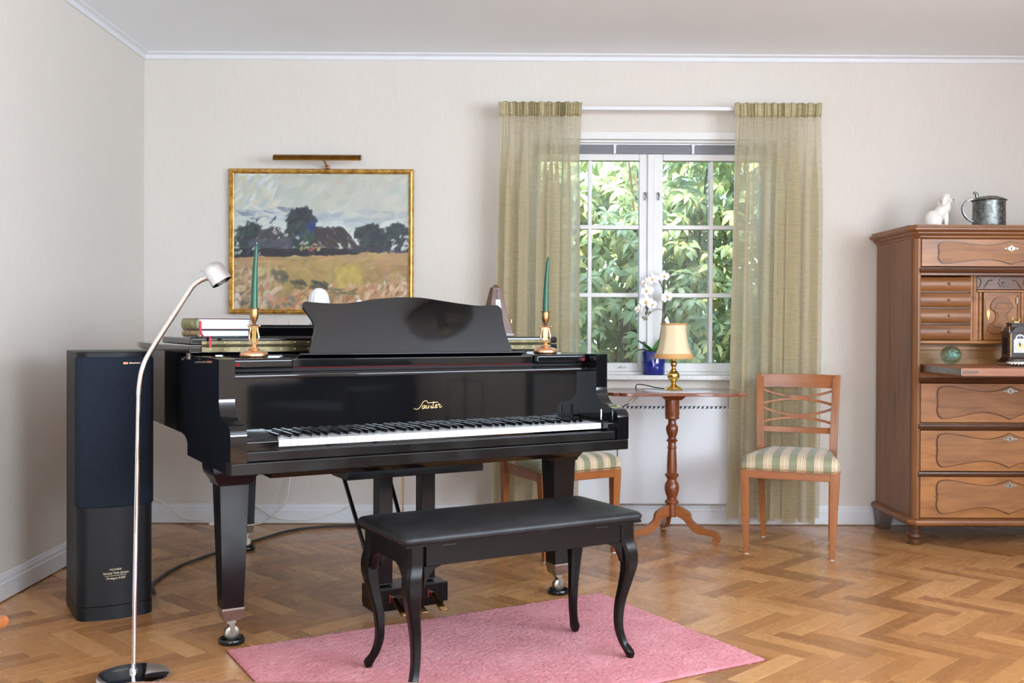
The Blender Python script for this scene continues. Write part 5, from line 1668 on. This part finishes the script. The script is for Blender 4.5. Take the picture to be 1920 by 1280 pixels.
for z0, z1, mt_, sz_ in ((0.140, 0.343, 'walnut_light', 1.0), (0.372, 0.573, 'walnut_light', 1.0), (0.613, 0.806, 'walnut_light', 0.97), (1.386, 1.5215, 'walnut_light', 0.67)):
    zc = (z0 + z1) / 2 + (0.002 if sz_ > .8 else 0.0)
    d_ = part('drawer', MB().box(-0.440, 0.440, 0.003, 0.30, z0, z1), M[mt_], sd_, smooth=None, bevel=0.0015)
    ca = cartouche(1.0, sz_)
    part('panel_line', MB().prism([(a * 1.013, zc + b * (1.05 if sz_ > .8 else 1.075)) for a, b in ca], 0.0012, 0.0032, 'y'), M['walnut_dark'], d_, smooth=30)
    part('raised_panel', MB().prism([(a, zc + b) for a, b in ca], -0.0045, 0.003, 'y'), M['walnut_panel'], d_, smooth=30, bevel=0.0025)
    escutcheon(d_, zc + (0.058 if sz_ > .8 else 0.020), -0.0048)
# writing compartment
IY = 0.085
cp_ = part('compartment', MB().box(-0.443, 0.443, 0.30, 0.31, 0.86, 1.345).box(-0.4425, -0.432, IY, 0.30, 0.86, 1.345).box(0.432, 0.4425, IY, 0.30, 0.86, 1.345), M['ochre_wood'], sd_, smooth=None)
part('inner_rail', MB().prism([(IY - 0.008, 1.000), (IY - 0.014, 1.006), (IY - 0.014, 1.014), (IY - 0.006, 1.019), (0.29, 1.019), (0.29, 1.000)], -0.432, 0.432, 'x'), M['walnut_light'], sd_, smooth=30)
part('inner_back', MB().box(-0.432, 0.432, 0.15, 0.16, 0.90, 1.0), M['ochre_wood'], sd_, smooth=None)
part('inner_step', MB().box(-0.432, 0.432, 0.12, 0.15, 0.8625, 0.925), M['ochre_wood'], sd_, smooth=None)
part('inner_strip', MB().box(-0.432, 0.432, 0.128, 0.15, 0.972, 0.984), M['walnut_light'], sd_, smooth=None)
for s in (-1, 1):
    for k in range(4):
        z0 = 1.020 + k * 0.0803
        pf2 = [(IY + 0.004, z0 + 0.003), (IY - 0.004, z0 + 0.018), (IY - 0.008, z0 + 0.038), (IY - 0.006, z0 + 0.056), (IY + 0.003, z0 + 0.0755), (0.28, z0 + 0.0755), (0.28, z0 + 0.003)]
        x0, x1 = sorted((s * 0.430, s * 0.160))
        d_ = part('small_drawer', MB().prism([p[:2] for p in spline([(a, b, 0) for a, b in pf2[:5]], 4)] + pf2[5:], x0, x1, 'x'), M['walnut'], sd_, smooth=30)
        part('knob', MB().ell((s * 0.272, IY - 0.014, z0 + 0.042), (0.006, 0.006, 0.006), seg=12, rg=8).tube([(s * 0.272, IY - 0.014, z0 + 0.042), (s * 0.272, IY - 0.004, z0 + 0.042)], 0.002, 8), M['nickel'], d_, smooth=60)
        if k:
            part('drawer_rail', MB().box(x0, x1, IY + 0.004, 0.28, z0 - 0.0015, z0 + 0.0025), M['walnut_dark'], sd_, smooth=None)
    xs_ = sorted((s * 0.158, s * 0.130))
    part('upright', MB().box(xs_[0], xs_[1], IY + 0.002, 0.28, 1.019, 1.345), M['walnut_light'], sd_, smooth=None)
    part('upright_bead', MB().tube([(s * 0.142, IY + 0.001, 1.02), (s * 0.142, IY + 0.001, 1.343)], 0.006, 10), M['walnut_light'], sd_, smooth=50)
    part('pilaster', MB().tube([(s * 0.106, IY + 0.012, 1.02), (s * 0.106, IY + 0.012, 1.262)], 0.009, 14).box(s * 0.115 - 0.014, s * 0.115 + 0.014, IY + 0.014, 0.28, 1.02, 1.262), M['walnut_light'], sd_, smooth=50)
cdr = part('burl_drawer', MB().box(-0.128, 0.128, IY, 0.28, 1.274, 1.343), M['burl'], sd_, smooth=None, bevel=0.003)
part('knob', MB().ell((0, IY - 0.012, 1.309), 0.005, seg=12, rg=8).tube([(0, IY - 0.012, 1.309), (0, IY, 1.309)], 0.002, 8), M['nickel'], cdr, smooth=60)
rose = [((0.018 if k % 2 else 0.026) * math.cos(2 * PI * k / 12), 1.309 + (0.018 if k % 2 else 0.026) * math.sin(2 * PI * k / 12)) for k in range(12)]
part('rosette', MB().prism(rose, IY - 0.004, IY, 'y'), M['burl'], cdr, smooth=None, bevel=0.001)
for s in (-1, 1):
    part('carved_scroll', MB().tube(spline([(s * 0.12, IY - 0.001, 1.335), (s * 0.108, IY - 0.002, 1.318), (s * 0.112, IY - 0.002, 1.296), (s * 0.124, IY - 0.001, 1.282)], 5), 0.003, 8)
         .tube(spline([(s * 0.095, IY - 0.001, 1.282), (s * 0.082, IY - 0.002, 1.300), (s * 0.070, IY - 0.002, 1.318), (s * 0.050, IY - 0.001, 1.322)], 5), 0.003, 8), M['burl'], cdr, smooth=50)
part('burl_rail', MB().box(-0.130, 0.130, IY - 0.006, 0.28, 1.262, 1.272), M['walnut_light'], sd_, smooth=None, bevel=0.002)
dr = part('cupboard_door', MB().box(-0.092, 0.092, IY + 0.008, IY + 0.022, 1.022, 1.260), M['walnut_light'], sd_, smooth=None, bevel=0.001)
mb = MB().box(-0.092, -0.080, IY + 0.002, IY + 0.010, 1.022, 1.260).box(0.080, 0.092, IY + 0.002, IY + 0.010, 1.022, 1.260).box(-0.08, 0.08, IY + 0.002, IY + 0.010, 1.248, 1.260).box(-0.08, 0.08, IY + 0.002, IY + 0.010, 1.022, 1.034)
part('door_frame', mb, M['walnut'], dr, smooth=None)
hp = spline([(0, 1.240, 0), (0.032, 1.232, 0), (0.052, 1.208, 0), (0.056, 1.180, 0), (0.036, 1.160, 0), (0.030, 1.135, 0), (0.040, 1.112, 0), (0.062, 1.094, 0), (0.062, 1.060, 0), (0.0, 1.048, 0)], 5)
hp = [p[:2] for p in hp] + [(-p[0], p[1]) for p in hp[::-1][1:-1]]
part('door_panel', MB().prism(hp, IY + 0.001, IY + 0.009, 'y'), M['walnut'], dr, smooth=30, bevel=0.003)
hp2 = [(a * 0.66, 1.145 + (b - 1.145) * 0.66) for a, b in hp]
part('inner_carving', MB().prism(hp2, IY - 0.003, IY + 0.003, 'y'), M['walnut_panel'], dr, smooth=30, bevel=0.003)
part('lock_plate', MB().prism([(-0.074, 1.165), (-0.068, 1.176), (-0.062, 1.165), (-0.060, 1.150), (-0.064, 1.135), (-0.068, 1.118), (-0.072, 1.135), (-0.077, 1.150)], IY + 0.003, IY + 0.0065, 'y'), M['brass'], dr, smooth=None, bevel=0.0006)
part('door_hinge', MB().box(0.072, 0.078, IY - 0.001, IY + 0.003, 1.205, 1.235), M['nickel'], dr)
# writing flap, let down towards the room
fp = part('writing_flap', MB().box(-0.432, 0.432, -0.440, 0.075, 0.864, 0.9005), M['flap_wood'], sd_, smooth=None, bevel=0.002)
for s in (-1, 1):
    xx_ = sorted((s * 0.4325, s * 0.4345))
    pl_ = part('support_plate', MB().box(xx_[0], xx_[1], -0.438, 0.0, 0.868, 0.897), M['steel'], fp, smooth=None)
    part('support_screw', MB().ell((s * 0.4345, -0.05, 0.882), (0.0015, 0.006, 0.006), seg=8, rg=4), M['steel'], pl_)
    for y in (-0.17, -0.29, -0.40):
        part('support_screw', MB().ell((s * 0.4345, y, 0.882), (0.0015, 0.006, 0.006), seg=8, rg=4), M['steel'], pl_)
part('lock_block', MB().box(-0.428, -0.36, -0.4412, -0.4395, 0.876, 0.888), M['walnut_dark'], fp)

# ------------------------------------------------------------------ things in and on the secretary
gb = thing('paperweight', 'round green glass paperweight with white swirls on the writing flap', 'paperweight', (2.189, 5.045, 0.9008))
part('glass_ball', MB().ell((0, 0, 0.047), (0.049, 0.049, 0.047), seg=40, rg=24), M['green_glass'], gb, smooth=80)
rr_ = random.Random(4)
bb = MB()
for k in range(24):
    a = rr_.uniform(0, 6.28)
    c = (0.026 * math.cos(a) * rr_.uniform(.3, 1), 0.020 * math.sin(a) * rr_.uniform(.3, 1), 0.046 + rr_.uniform(-.013, .014))
    bb.tube(spline([c, (c[0] + rr_.uniform(-.008, .008), c[1], c[2] + .006), (c[0] + rr_.uniform(-.012, .012), c[1] + .004, c[2] + rr_.uniform(-.006, .010))], 4), rr_.uniform(.0012, .0028), 6)
part('swirl', bb, M['bubble'], gb, smooth=60)['kind'] = 'stuff'

ck = thing('mantel_clock', 'dark wooden bracket clock with silver dial on the writing flap', 'clock', (2.497, 5.02, 0.9006))
CC = M['clock_case']
part('base', MB().rings([[(sx * a, sy * b, z) for sx, sy in ((-1, -1), (1, -1), (1, 1), (-1, 1))] for z, a, b in ((0.012, 0.066, 0.052), (0.020, 0.067, 0.053), (0.024, 0.060, 0.047), (0.034, 0.056, 0.043), (0.038, 0.053, 0.040))]), CC, ck, smooth=None, bevel=0.001)
part('case', MB().box(-0.052, 0.052, -0.039, 0.039, 0.038, 0.158), CC, ck, bevel=0.001)
arch = [(-0.058, 0.158), (-0.058, 0.165), (-0.040, 0.166)] + [(0.038 * math.cos(a), 0.160 + 0.030 * math.sin(a)) for a in [math.radians(165 - 15 * k) for k in range(11)]] + [(0.040, 0.166), (0.058, 0.165), (0.058, 0.158)]
part('arched_cornice', MB().prism(arch, -0.045, 0.040, 'y'), CC, ck, smooth=35, bevel=0.001)
part('bell_top', MB().rings([[(sx * a, sy * b, z) for sx, sy in ((-1, -1), (1, -1), (1, 1), (-1, 1))] for z, a, b in ((0.165, 0.050, 0.038), (0.175, 0.044, 0.034), (0.188, 0.036, 0.028), (0.198, 0.033, 0.026), (0.200, 0.036, 0.028), (0.207, 0.036, 0.028))]), CC, ck, smooth=None)
part('handle', MB().box(-0.012, 0.012, -0.006, 0.006, 0.207, 0.214).tube(spline([(-0.010, 0, 0.212), (-0.018, 0, 0.222), (-0.015, 0, 0.231), (0, 0, 0.230), (0.015, 0, 0.231), (0.018, 0, 0.222), (0.010, 0, 0.212)], 5), 0.0022, 8), M['brass'], ck, smooth=50)
for sx in (-1, 1):
    for sy in (-1, 1):
        part('foot', MB().tube([(sx * 0.058, sy * 0.044, 0.013), (sx * 0.063, sy * 0.049, 0.007), (sx * 0.066, sy * 0.052, 0.004)], [0.003, 0.003, 0.004], 8), M['nickel'], ck, smooth=50)
        part('finial', MB().lathe([(0.004, 0.165), (0.003, 0.170), (0.0018, 0.176), (0.004, 0.181), (0.004, 0.184), (0.001, 0.188)], (sx * 0.050, sy * 0.036, 0), 10), M['nickel'], ck, smooth=50)
    part('side_window', MB().box(sx * 0.0525 - 0.001, sx * 0.0525 + 0.001, -0.020, 0.020, 0.055, 0.135), M['black_gap'], ck)
    part('corner_column', MB().tube([(sx * 0.046, -0.042, 0.045), (sx * 0.046, -0.042, 0.155)], 0.004, 10), M['brass_old'], ck, smooth=50)
dl = part('dial', MB().box(-0.031, 0.031, -0.042, -0.039, 0.062, 0.127), M['dial_ring'], ck)
part('dial_arch', MB().prism([(-0.023, 0.127), (0.023, 0.127)] + [(0.023 * math.cos(a), 0.129 + 0.022 * math.sin(a)) for a in [math.radians(18 * k) for k in range(11)]], -0.0415, -0.039, 'y'), M['dial_ring'], dl, smooth=30)
part('moon_disc', MB().prism([(0.017 * math.cos(a), 0.130 + 0.015 * math.sin(a)) for a in [math.radians(18 * k) for k in range(11)]], -0.0425, -0.041, 'y'), M['moon_blue'], dl)
part('moon', MB().ell((0, -0.0425, 0.138), (0.004, 0.001, 0.004), seg=12, rg=6), M['brass'], dl)
part('dial_centre', MB().prism([(0.017 * math.cos(2 * PI * k / 32), 0.094 + 0.017 * math.sin(2 * PI * k / 32)) for k in range(32)], -0.0428, -0.041, 'y'), M['dial_gold'], dl)
ROM = ['XII', 'I', 'II', 'III', 'IIII', 'V', 'VI', 'VII', 'VIII', 'IX', 'X', 'XI']
for k, w_ in enumerate(ROM):
    a = math.radians(90 - 30 * k)
    tx = text('numeral', w_, 0.0085, (0.0235 * math.cos(a), -0.0424, 0.094 + 0.0235 * math.sin(a)), (PI / 2, 0, 0), M['moon_blue'], dl)
    tx.rotation_euler = (PI / 2, -(a - PI / 2) if False else (a - PI / 2) * -1.0, 0)
part('hand', MB().prism([(-0.002, 0.092), (0.002, 0.092), (0.0015, 0.106), (0.0, 0.112), (-0.0025, 0.104)], -0.0445, -0.0435, 'y'), M['black_paint'], dl)
part('hand', MB().prism([(-0.002, 0.092), (0.001, 0.092), (-0.004, 0.108), (-0.008, 0.116), (-0.007, 0.106)], -0.0440, -0.0430, 'y'), M['black_paint'], dl)
part('door_knob', MB().ell((-0.040, -0.041, 0.090), 0.002, seg=8, rg=5), M['brass'], ck)

sv = thing('silver_box', 'oval chased silver box in front of the mantel clock', 'box', (2.425, 4.83, 0.9008), -0.1)
part('body', MB().ell((0, 0, 0.0165), (0.072, 0.026, 0.016), seg=32, rg=14), M['silver'], sv, smooth=60)
for k in range(7):
    a = -0.05 + k * 0.015
    part('ridge', MB().tube(spline([(a, -0.024, 0.010), (a + 0.008, -0.021, 0.022), (a + 0.02, -0.008, 0.032)], 4), 0.0018, 6), M['silver'], sv, smooth=60)


def blobby(name, ells, mat, parent, vox):
    mb = MB()
    for c, r_, ro in ells:
        mb.ell(c, r_, ro, 20, 12)
    o = part(name, mb, mat, parent, smooth=None)
    m = o.modifiers.new('merge', 'REMESH')
    m.mode = 'VOXEL'
    m.voxel_size = vox
    m.use_smooth_shade = True
    s = o.modifiers.new('soften', 'SMOOTH')
    s.iterations = 6
    return o


dg = thing('dog_figurine', 'white ceramic spaniel figurine sitting on top of the secretary', 'figurine', (2.214, 5.24, 1.5888), 0)
dg.scale = (1.07, 1.07, 1.07)
blobby('body', [((-0.034, 0, 0.040), (0.042, 0.036, 0.046), (0, 0.3, 0)), ((-0.040, 0, 0.020), (0.036, 0.040, 0.020), None),
                ((0.000, 0, 0.075), (0.030, 0.030, 0.050), (0, 0.55, 0)), ((0.024, 0, 0.098), (0.026, 0.028, 0.036), (0, 0.2, 0)),
                ((0.022, 0.014, 0.045), (0.012, 0.012, 0.046), None), ((0.022, -0.014, 0.045), (0.012, 0.012, 0.046), None),
                ((0.028, 0.015, 0.006), (0.016, 0.011, 0.007), None), ((0.028, -0.015, 0.006), (0.016, 0.011, 0.007), None),
                ((-0.030, -0.026, 0.034), (0.030, 0.014, 0.036), (0, 0.5, 0)), ((-0.004, -0.030, 0.008), (0.022, 0.010, 0.008), None),
                ((0.024, 0, 0.140), (0.027, 0.026, 0.028), None), ((0.044, 0, 0.132), (0.016, 0.016, 0.014), None),
                ((0.010, -0.026, 0.128), (0.014, 0.009, 0.028), (0, 0.2, 0)), ((0.010, 0.026, 0.128), (0.014, 0.009, 0.028), (0, 0.2, 0)),
                ((-0.070, 0.010, 0.012), (0.020, 0.012, 0.010), None)], M['dog'], dg, 0.0025)
part('nose', MB().ell((0.060, -0.002, 0.135), (0.004, 0.005, 0.004), seg=10, rg=6), M['black_paint'], dg)
for y, x in ((-0.021, 0.038), (0.012, 0.049)):
    part('eye', MB().ell((x, y, 0.146), (0.0025, 0.0025, 0.0025), seg=8, rg=6), M['black_paint'], dg)
part('mouth_line', MB().tube([(0.059, -0.004, 0.127), (0.054, -0.013, 0.124)], 0.0008, 6), M['black_paint'], dg)

tk = thing('tankard', 'old pewter tankard with hinged lid on top of the secretary', 'tankard', (2.468, 5.25, 1.5888))
part('body', MB().lathe([(0, 0), (0.083, 0), (0.084, 0.006), (0.081, 0.012), (0.080, 0.020), (0.0785, 0.08), (0.0775, 0.135), (0.079, 0.140), (0.074, 0.140), (0.0, 0.138)], seg=48), M['pewter'], tk, smooth=40)
part('lid', MB().lathe([(0.083, 0.140), (0.085, 0.143), (0.083, 0.147), (0.074, 0.150), (0.062, 0.157), (0.040, 0.164), (0.015, 0.167), (0, 0.1675)], seg=48), M['pewter'], tk, smooth=45)
hpth = spline([(-0.072, 0, 0.146), (-0.100, 0, 0.146), (-0.124, 0, 0.132), (-0.136, 0, 0.105), (-0.130, 0, 0.075), (-0.108, 0, 0.048), (-0.080, 0, 0.034)], 6)
n_ = len(hpth)
rr = []
for k, p in enumerate(hpth):
    d = (Vector(hpth[min(k + 1, n_ - 1)]) - Vector(hpth[max(k - 1, 0)])).normalized()
    nn = Vector((0, 1, 0)).cross(d)
    w = 0.010 - 0.003 * k / n_
    rr.append([tuple(Vector(p) + Vector((0, a * w, 0)) + nn * (b * 0.0045)) for a, b in ((-1, -1), (1, -1), (1, 1), (-1, 1))])
part('handle', MB().rings(rr), M['pewter'], tk, smooth=45, bevel=0.002)
part('thumb_rest', MB().tube(spline([(-0.060, 0, 0.150), (-0.064, 0, 0.168), (-0.066, 0, 0.178), (-0.074, 0, 0.183), (-0.082, 0, 0.180)], 5), [0.009] * 8 + [0.008] * 5 + [0.006] * 5 + [0.004] * 3, 10), M['pewter'], tk, smooth=50)

# ------------------------------------------------------------------ crystal ceiling lamp (seen mirrored in the music desk)
clm = thing('ceiling_lamp', 'round flush crystal ceiling lamp mirrored in the music desk', 'lamp', (1.85, 2.60, CZ))
part('ceiling_plate', MB().lathe([(0.0, -0.030), (0.20, -0.030), (0.215, -0.020), (0.215, 0.0), (0.0, 0.0)][::-1], seg=48), M['bronze_lamp'], clm, smooth=40)
part('hub', MB().lathe([(0.0, -0.13), (0.03, -0.125), (0.036, -0.10), (0.03, -0.03)], seg=24), M['bronze_lamp'], clm, smooth=40)
cr_ = MB()
for q, (rd, z) in enumerate(((0.205, -0.042), (0.190, -0.062), (0.168, -0.082), (0.142, -0.098), (0.112, -0.112), (0.080, -0.122), (0.052, -0.130))):
    n_ = max(8, int(2 * PI * rd / 0.031))
    for k in range(n_):
        a = 2 * PI * (k + 0.5 * (q % 2)) / n_
        cr_.ell((rd * math.cos(a), rd * math.sin(a), z), 0.0135, seg=8, rg=5)
part('crystal_beads', cr_, M['smoke_glass'], clm, smooth=50)['kind'] = 'stuff'

# ------------------------------------------------------------------ furniture at the edge of the frame
ac = thing('armchair', 'orange-brown wooden armchair whose arm end just enters the frame', 'chair', (-1.372, 2.0, 0), 0)
for s in (0, -0.60):
    a_ = part('arm', MB().rings([[(x + s, y, z) for x, z in ((0.300 - w, zz), (0.300 + w, zz), (0.300 + w * 1.15, zz + 0.012), (0.300 + w * 0.9, zz + 0.022), (0.300 - w, zz + 0.022))] for y, w, zz in ((-0.45, 0.022, 0.49), (-0.1, 0.026, 0.475), (0.12, 0.030, 0.455), (0.17, 0.026, 0.452))]), M['armchair'], ac, smooth=40, bevel=0.003)
    part('leg', MB().rings([sq(0.300 + s, 0.10, 0.0, 0.016, 0.016), sq(0.296 + s, 0.08, 0.455, 0.020, 0.020)]), M['armchair'], ac, smooth=None, bevel=0.002)
    part('leg', MB().rings([sq(0.300 + s, -0.50, 0.0, 0.016, 0.016), sq(0.300 + s, -0.44, 0.49, 0.020, 0.020)]), M['armchair'], ac, smooth=None, bevel=0.002)
part('seat_cushion', MB().box(-0.27, 0.27, -0.44, 0.08, 0.28, 0.42), M['speaker'], ac, bevel=0.03, seg=3)
part('seat_frame', MB().box(-0.28, 0.28, -0.45, 0.09, 0.24, 0.28), M['armchair'], ac, bevel=0.003)
part('back_cushion', MB().box(-0.27, 0.27, -0.60, -0.44, 0.30, 0.80), M['speaker'], ac, bevel=0.03, seg=3)

ct = thing('coffee_table', 'pinkish-brown wooden table whose rounded edge lines the bottom of the frame', 'table', (-0.16, 1.377, 0), -0.003)
cpts = []
for qx, qy, a0 in ((1, 1, 0), (-1, 1, 90), (-1, -1, 180), (1, -1, 270)):
    for k in range(7):
        a = math.radians(a0 + 15 * k)
        cpts.append((qx * 0.44 + 0.06 * math.cos(a), qy * 0.27 + 0.06 * math.sin(a)))
part('tabletop', MB().prism(cpts, 0.470, 0.498), M['coffee_table'], ct, smooth=40, bevel=0.010, seg=3)
for sx in (-1, 1):
    for sy in (-1, 1):
        part('leg', MB().rings([sq(sx * 0.42, sy * 0.25, 0.0, 0.014, 0.014), sq(sx * 0.42, sy * 0.25, 0.470, 0.022, 0.022)]), M['coffee_table'], ct, smooth=None, bevel=0.002)

# ------------------------------------------------------------------ furniture along the far side of the room, mirrored in the fallboard
sf = thing('sofa', 'dark sofa along the wall beside the camera, mirrored in the fallboard', 'sofa', (RX - 0.02, 0.17, 0), 0)
part('seat', MB().box(-0.85, -0.20, -0.50, 0.50, 0.16, 0.44), M['sofa'], sf, bevel=0.04, seg=3)
part('backrest', MB().box(-0.28, -0.02, -0.54, 0.54, 0.16, 0.80), M['sofa'], sf, bevel=0.05, seg=3)
for s in (-1, 1):
    part('arm', MB().box(-0.86, -0.02, s * 0.50 - 0.06, s * 0.50 + 0.06, 0.12, 0.60), M['sofa'], sf, bevel=0.04, seg=3)
    for x in (-0.78, -0.10):
        part('leg', MB().lathe([(0.018, 0), (0.025, 0.12)], (x, s * 0.48, 0), 12), M['walnut_dark'], sf)
st_ = thing('fireplace_tools', 'black fireplace brush and shovel on a stand, mirrored in the fallboard', 'fireplace tools', (RX - 0.35, 1.40, 0))
part('stand', MB().lathe([(0.0, 0), (0.10, 0), (0.10, 0.012), (0.012, 0.02), (0.008, 0.03), (0.008, 0.72), (0.016, 0.74), (0.0, 0.76)], seg=20), M['black_paint'], st_)
part('crossarm', MB().tube([(0, -0.16, 0.66), (0, 0.16, 0.66)], 0.006, 8), M['black_paint'], st_)
part('brush', MB().lathe([(0.004, 0.66), (0.006, 0.36), (0.02, 0.34), (0.035, 0.22), (0.03, 0.20), (0, 0.20)][::-1], (0, -0.16, 0), 14), M['black_paint'], st_)
part('shovel', MB().tube([(0, 0.16, 0.66), (0, 0.16, 0.30)], 0.005, 8).box(-0.004, 0.004, 0.11, 0.21, 0.15, 0.31), M['black_paint'], st_)
sv_ = thing('stove', 'black wood stove mirrored at the treble end of the fallboard', 'stove', (RX - 0.32, 2.25, 0))
part('body', MB().box(-0.2, 0.28, -0.22, 0.28, 0.18, 0.86), M['black_paint'], sv_, bevel=0.01)
part('top_plate', MB().box(-0.22, 0.29, -0.24, 0.30, 0.86, 0.89), M['black_paint'], sv_, bevel=0.005)
part('stove_door', MB().box(-0.215, -0.20, -0.14, 0.20, 0.34, 0.74), M['steel'], sv_, bevel=0.005)
for x in (-0.16, 0.24):
    for y in (-0.18, 0.24):
        part('leg', MB().box(x - 0.02, x + 0.02, y - 0.02, y + 0.02, 0, 0.18), M['black_paint'], sv_)

# ------------------------------------------------------------------ windows the camera does not face: frames round the daylight
for q_, (nm_, c_, w_, h_, d_, p_) in enumerate(WINDOWS):
    nm, ax_ = 'window_%d' % (q_ + 2), 'x' if d_[0] else 'y'
    cx_, cy_, cz_ = (RX - 0.012, c_[1], c_[2]) if ax_ == 'x' else (c_[0], RY + 0.012, c_[2])
    m_ = MB()
    b = 0.07
    for (a0, a1, z0, z1) in ((-w_ / 2 - b, -w_ / 2, -h_ / 2 - b, h_ / 2 + b), (w_ / 2, w_ / 2 + b, -h_ / 2 - b, h_ / 2 + b), (-w_ / 2, w_ / 2, -h_ / 2 - b, -h_ / 2), (-w_ / 2, w_ / 2, h_ / 2, h_ / 2 + b)):
        if ax_ == 'x':
            m_.box(-0.025, 0.0115, a0, a1, z0, z1)
        else:
            m_.box(a0, a1, -0.0115, 0.025, z0, z1)
    struct(part(nm, m_, WP, None, smooth=None, loc=(cx_, cy_, cz_)))

# ------------------------------------------------------------------ garden outside the window
struct(part('garden_ground', MB().box(-8, 10, BY + 0.3, 22, -0.55, -0.45), M['soil'], smooth=None))
GY = 7.35
bush = thing('rhododendron_bush', 'tall rhododendron bush filling the view through the window', 'bush', (1.1, GY, -0.45))
br = random.Random(21)


def leaf_mesh():
    rr = []
    for t_, w, z in ((0.0, 0.10, 0.0), (0.12, 0.35, 0.008), (0.38, 0.92, 0.014), (0.65, 1.0, 0.006), (0.86, 0.6, -0.012), (1.0, 0.06, -0.030)):
        rr.append((t_ * 0.120, w * 0.0215, z))
    vs, fs = [], []
    for x, w, z in rr:
        vs += [(x, -w, z + 0.25 * w), (x, 0, z), (x, w, z + 0.25 * w)]
    for k in range(5):
        a = 3 * k
        fs += [(a, a + 3, a + 4, a + 1), (a + 1, a + 4, a + 5, a + 2)]
    return vs, fs


lv, lf = leaf_mesh()
lme = bpy.data.meshes.new('leaf')
lme.from_pydata(lv, [], lf)
lme.materials.append(M['leaf'])
lme.shade_smooth()


def top_at(x):
    k = max(0.0, min(1.0, (x - 0.35) / 0.9))
    return 2.30 + 0.75 * k * k * (3 - 2 * k) + 0.10 * math.sin(5 * x) + 0.06 * math.sin(13 * x)


mats = []
buds = []
n_w = 0
while n_w < 2900:
    x = br.uniform(-1.3, 3.4)
    zt = top_at(x)
    z = -0.45 + (zt + 0.45) * br.random() ** 0.8
    lay = br.random()
    if z > zt - 0.35 and br.random() < 0.25:
        continue
    y = GY + lay * 1.1 + 0.16 * math.sin(3.1 * x + 2 * z) + 0.12 * math.sin(6.7 * x - 4.3 * z) + max(0, z - zt + 0.7) * 0.5
    ax_ = Vector((br.gauss(0, .35), -0.75 + br.gauss(0, .3), 0.75 + br.gauss(0, .3))).normalized()
    R_ = ax_.to_track_quat('Z', 'Y').to_matrix().to_4x4()
    n_w += 1
    nl_ = br.randint(7, 10)
    sc_ = br.uniform(0.8, 1.2)
    a0 = br.uniform(0, 6.28)
    for k in range(nl_):
        dr_ = br.uniform(-0.15, 0.65)
        Mx = Matrix.Translation((x - 1.1, y - GY, z + 0.45)) @ R_ @ Matrix.Rotation(a0 + 2 * PI * k / nl_ + br.gauss(0, .12), 4, 'Z') @ Matrix.Rotation(dr_, 4, 'Y') @ Matrix.Scale(sc_ * br.uniform(.8, 1.1), 4)
        mats.append((Mx, y + 0.2 * abs(x - 0.95) + (0 if 0.1 < x < 2.0 and 0.6 < z < 2.3 else 9)))
    if br.random() < 0.25:
        buds.append((Vector((x - 1.1, y - GY, z + 0.45)), ax_))
order = sorted(range(len(mats)), key=lambda k: mats[k][1])
for k in order[:300]:
    o = put('leaf', lme, bush)
    o.matrix_local = mats[k][0]
LV = np.array(lv)
LV1 = np.concatenate([LV, np.ones((len(LV), 1))], 1)
AM = np.array([[list(r_) for r_ in mats[k][0]] for k in order[300:]])
allv = np.einsum('nij,vj->nvi', AM, LV1)[..., :3].reshape(-1, 3)
allf = (np.array([list(q) for q in lf])[None] + (np.arange(len(AM)) * len(LV))[:, None, None]).reshape(-1, 4)
fm = bpy.data.meshes.new('foliage')
fm.from_pydata(allv.tolist(), [], allf.tolist())
fm.materials.append(M['leaf'])
fm.shade_smooth()
put('foliage', fm, bush)['kind'] = 'stuff'
bm_ = MB()
for p, ax_ in buds:
    bm_.tube([tuple(p), tuple(p + ax_ * 0.012), tuple(p + ax_ * 0.034)], [0.006, 0.009, 0.001], 6)
part('flower_buds', bm_, M['flower_bud'], bush, smooth=60)['kind'] = 'stuff'
tw = MB()
for k in range(70):
    x = br.uniform(-1.2, 3.3)
    zt = top_at(x)
    z1 = br.uniform(0.4, zt - 0.1)
    y1 = GY + br.uniform(0.1, 0.9)
    x0 = x + br.uniform(-.5, .5)
    tw.tube(spline([(x0 - 1.1, br.uniform(.5, 1.1), 0.0), ((x0 * .5 + x * .5) - 1.1 + br.uniform(-.2, .2), br.uniform(.4, .9), (z1 + .45) * .55), (x - 1.1, y1 - GY, z1 + 0.45)], 5), [0.016 - 0.001 * j for j in range(11)], 6)
part('branches', tw, M['twig'], bush, smooth=60)['kind'] = 'stuff'
# a darker hedge closes the view behind the bush
hg = thing('hedge', 'dense dark hedge standing behind the rhododendron bush', 'hedge', (1.5, 9.2, -0.45))
hm = []
for k in range(9000):
    x, z = br.uniform(-2.6, 3.4), br.random() ** 0.9 * 3.0
    hm.append(Matrix.Translation((x, br.uniform(0, .6), z)) @ Euler((br.uniform(0, 6.28), br.uniform(0, 6.28), br.uniform(0, 6.28))).to_matrix().to_4x4() @ Matrix.Scale(br.uniform(1.1, 1.7), 4))
AM = np.array([[list(r_) for r_ in m_] for m_ in hm])
allv = np.einsum('nij,vj->nvi', AM, LV1)[..., :3].reshape(-1, 3)
allf = (np.array([list(q) for q in lf])[None] + (np.arange(len(AM)) * len(LV))[:, None, None]).reshape(-1, 4)
fm = bpy.data.meshes.new('foliage')
fm.from_pydata(allv.tolist(), [], allf.tolist())
fm.materials.append(M['leaf'])
put('foliage', fm, hg)['kind'] = 'stuff'
part('trunk', MB().tube([(0, .3, 0), (0.1, .3, 1.2), (0, .35, 2.2)], [0.08, 0.06, 0.03], 8), M['twig'], hg)
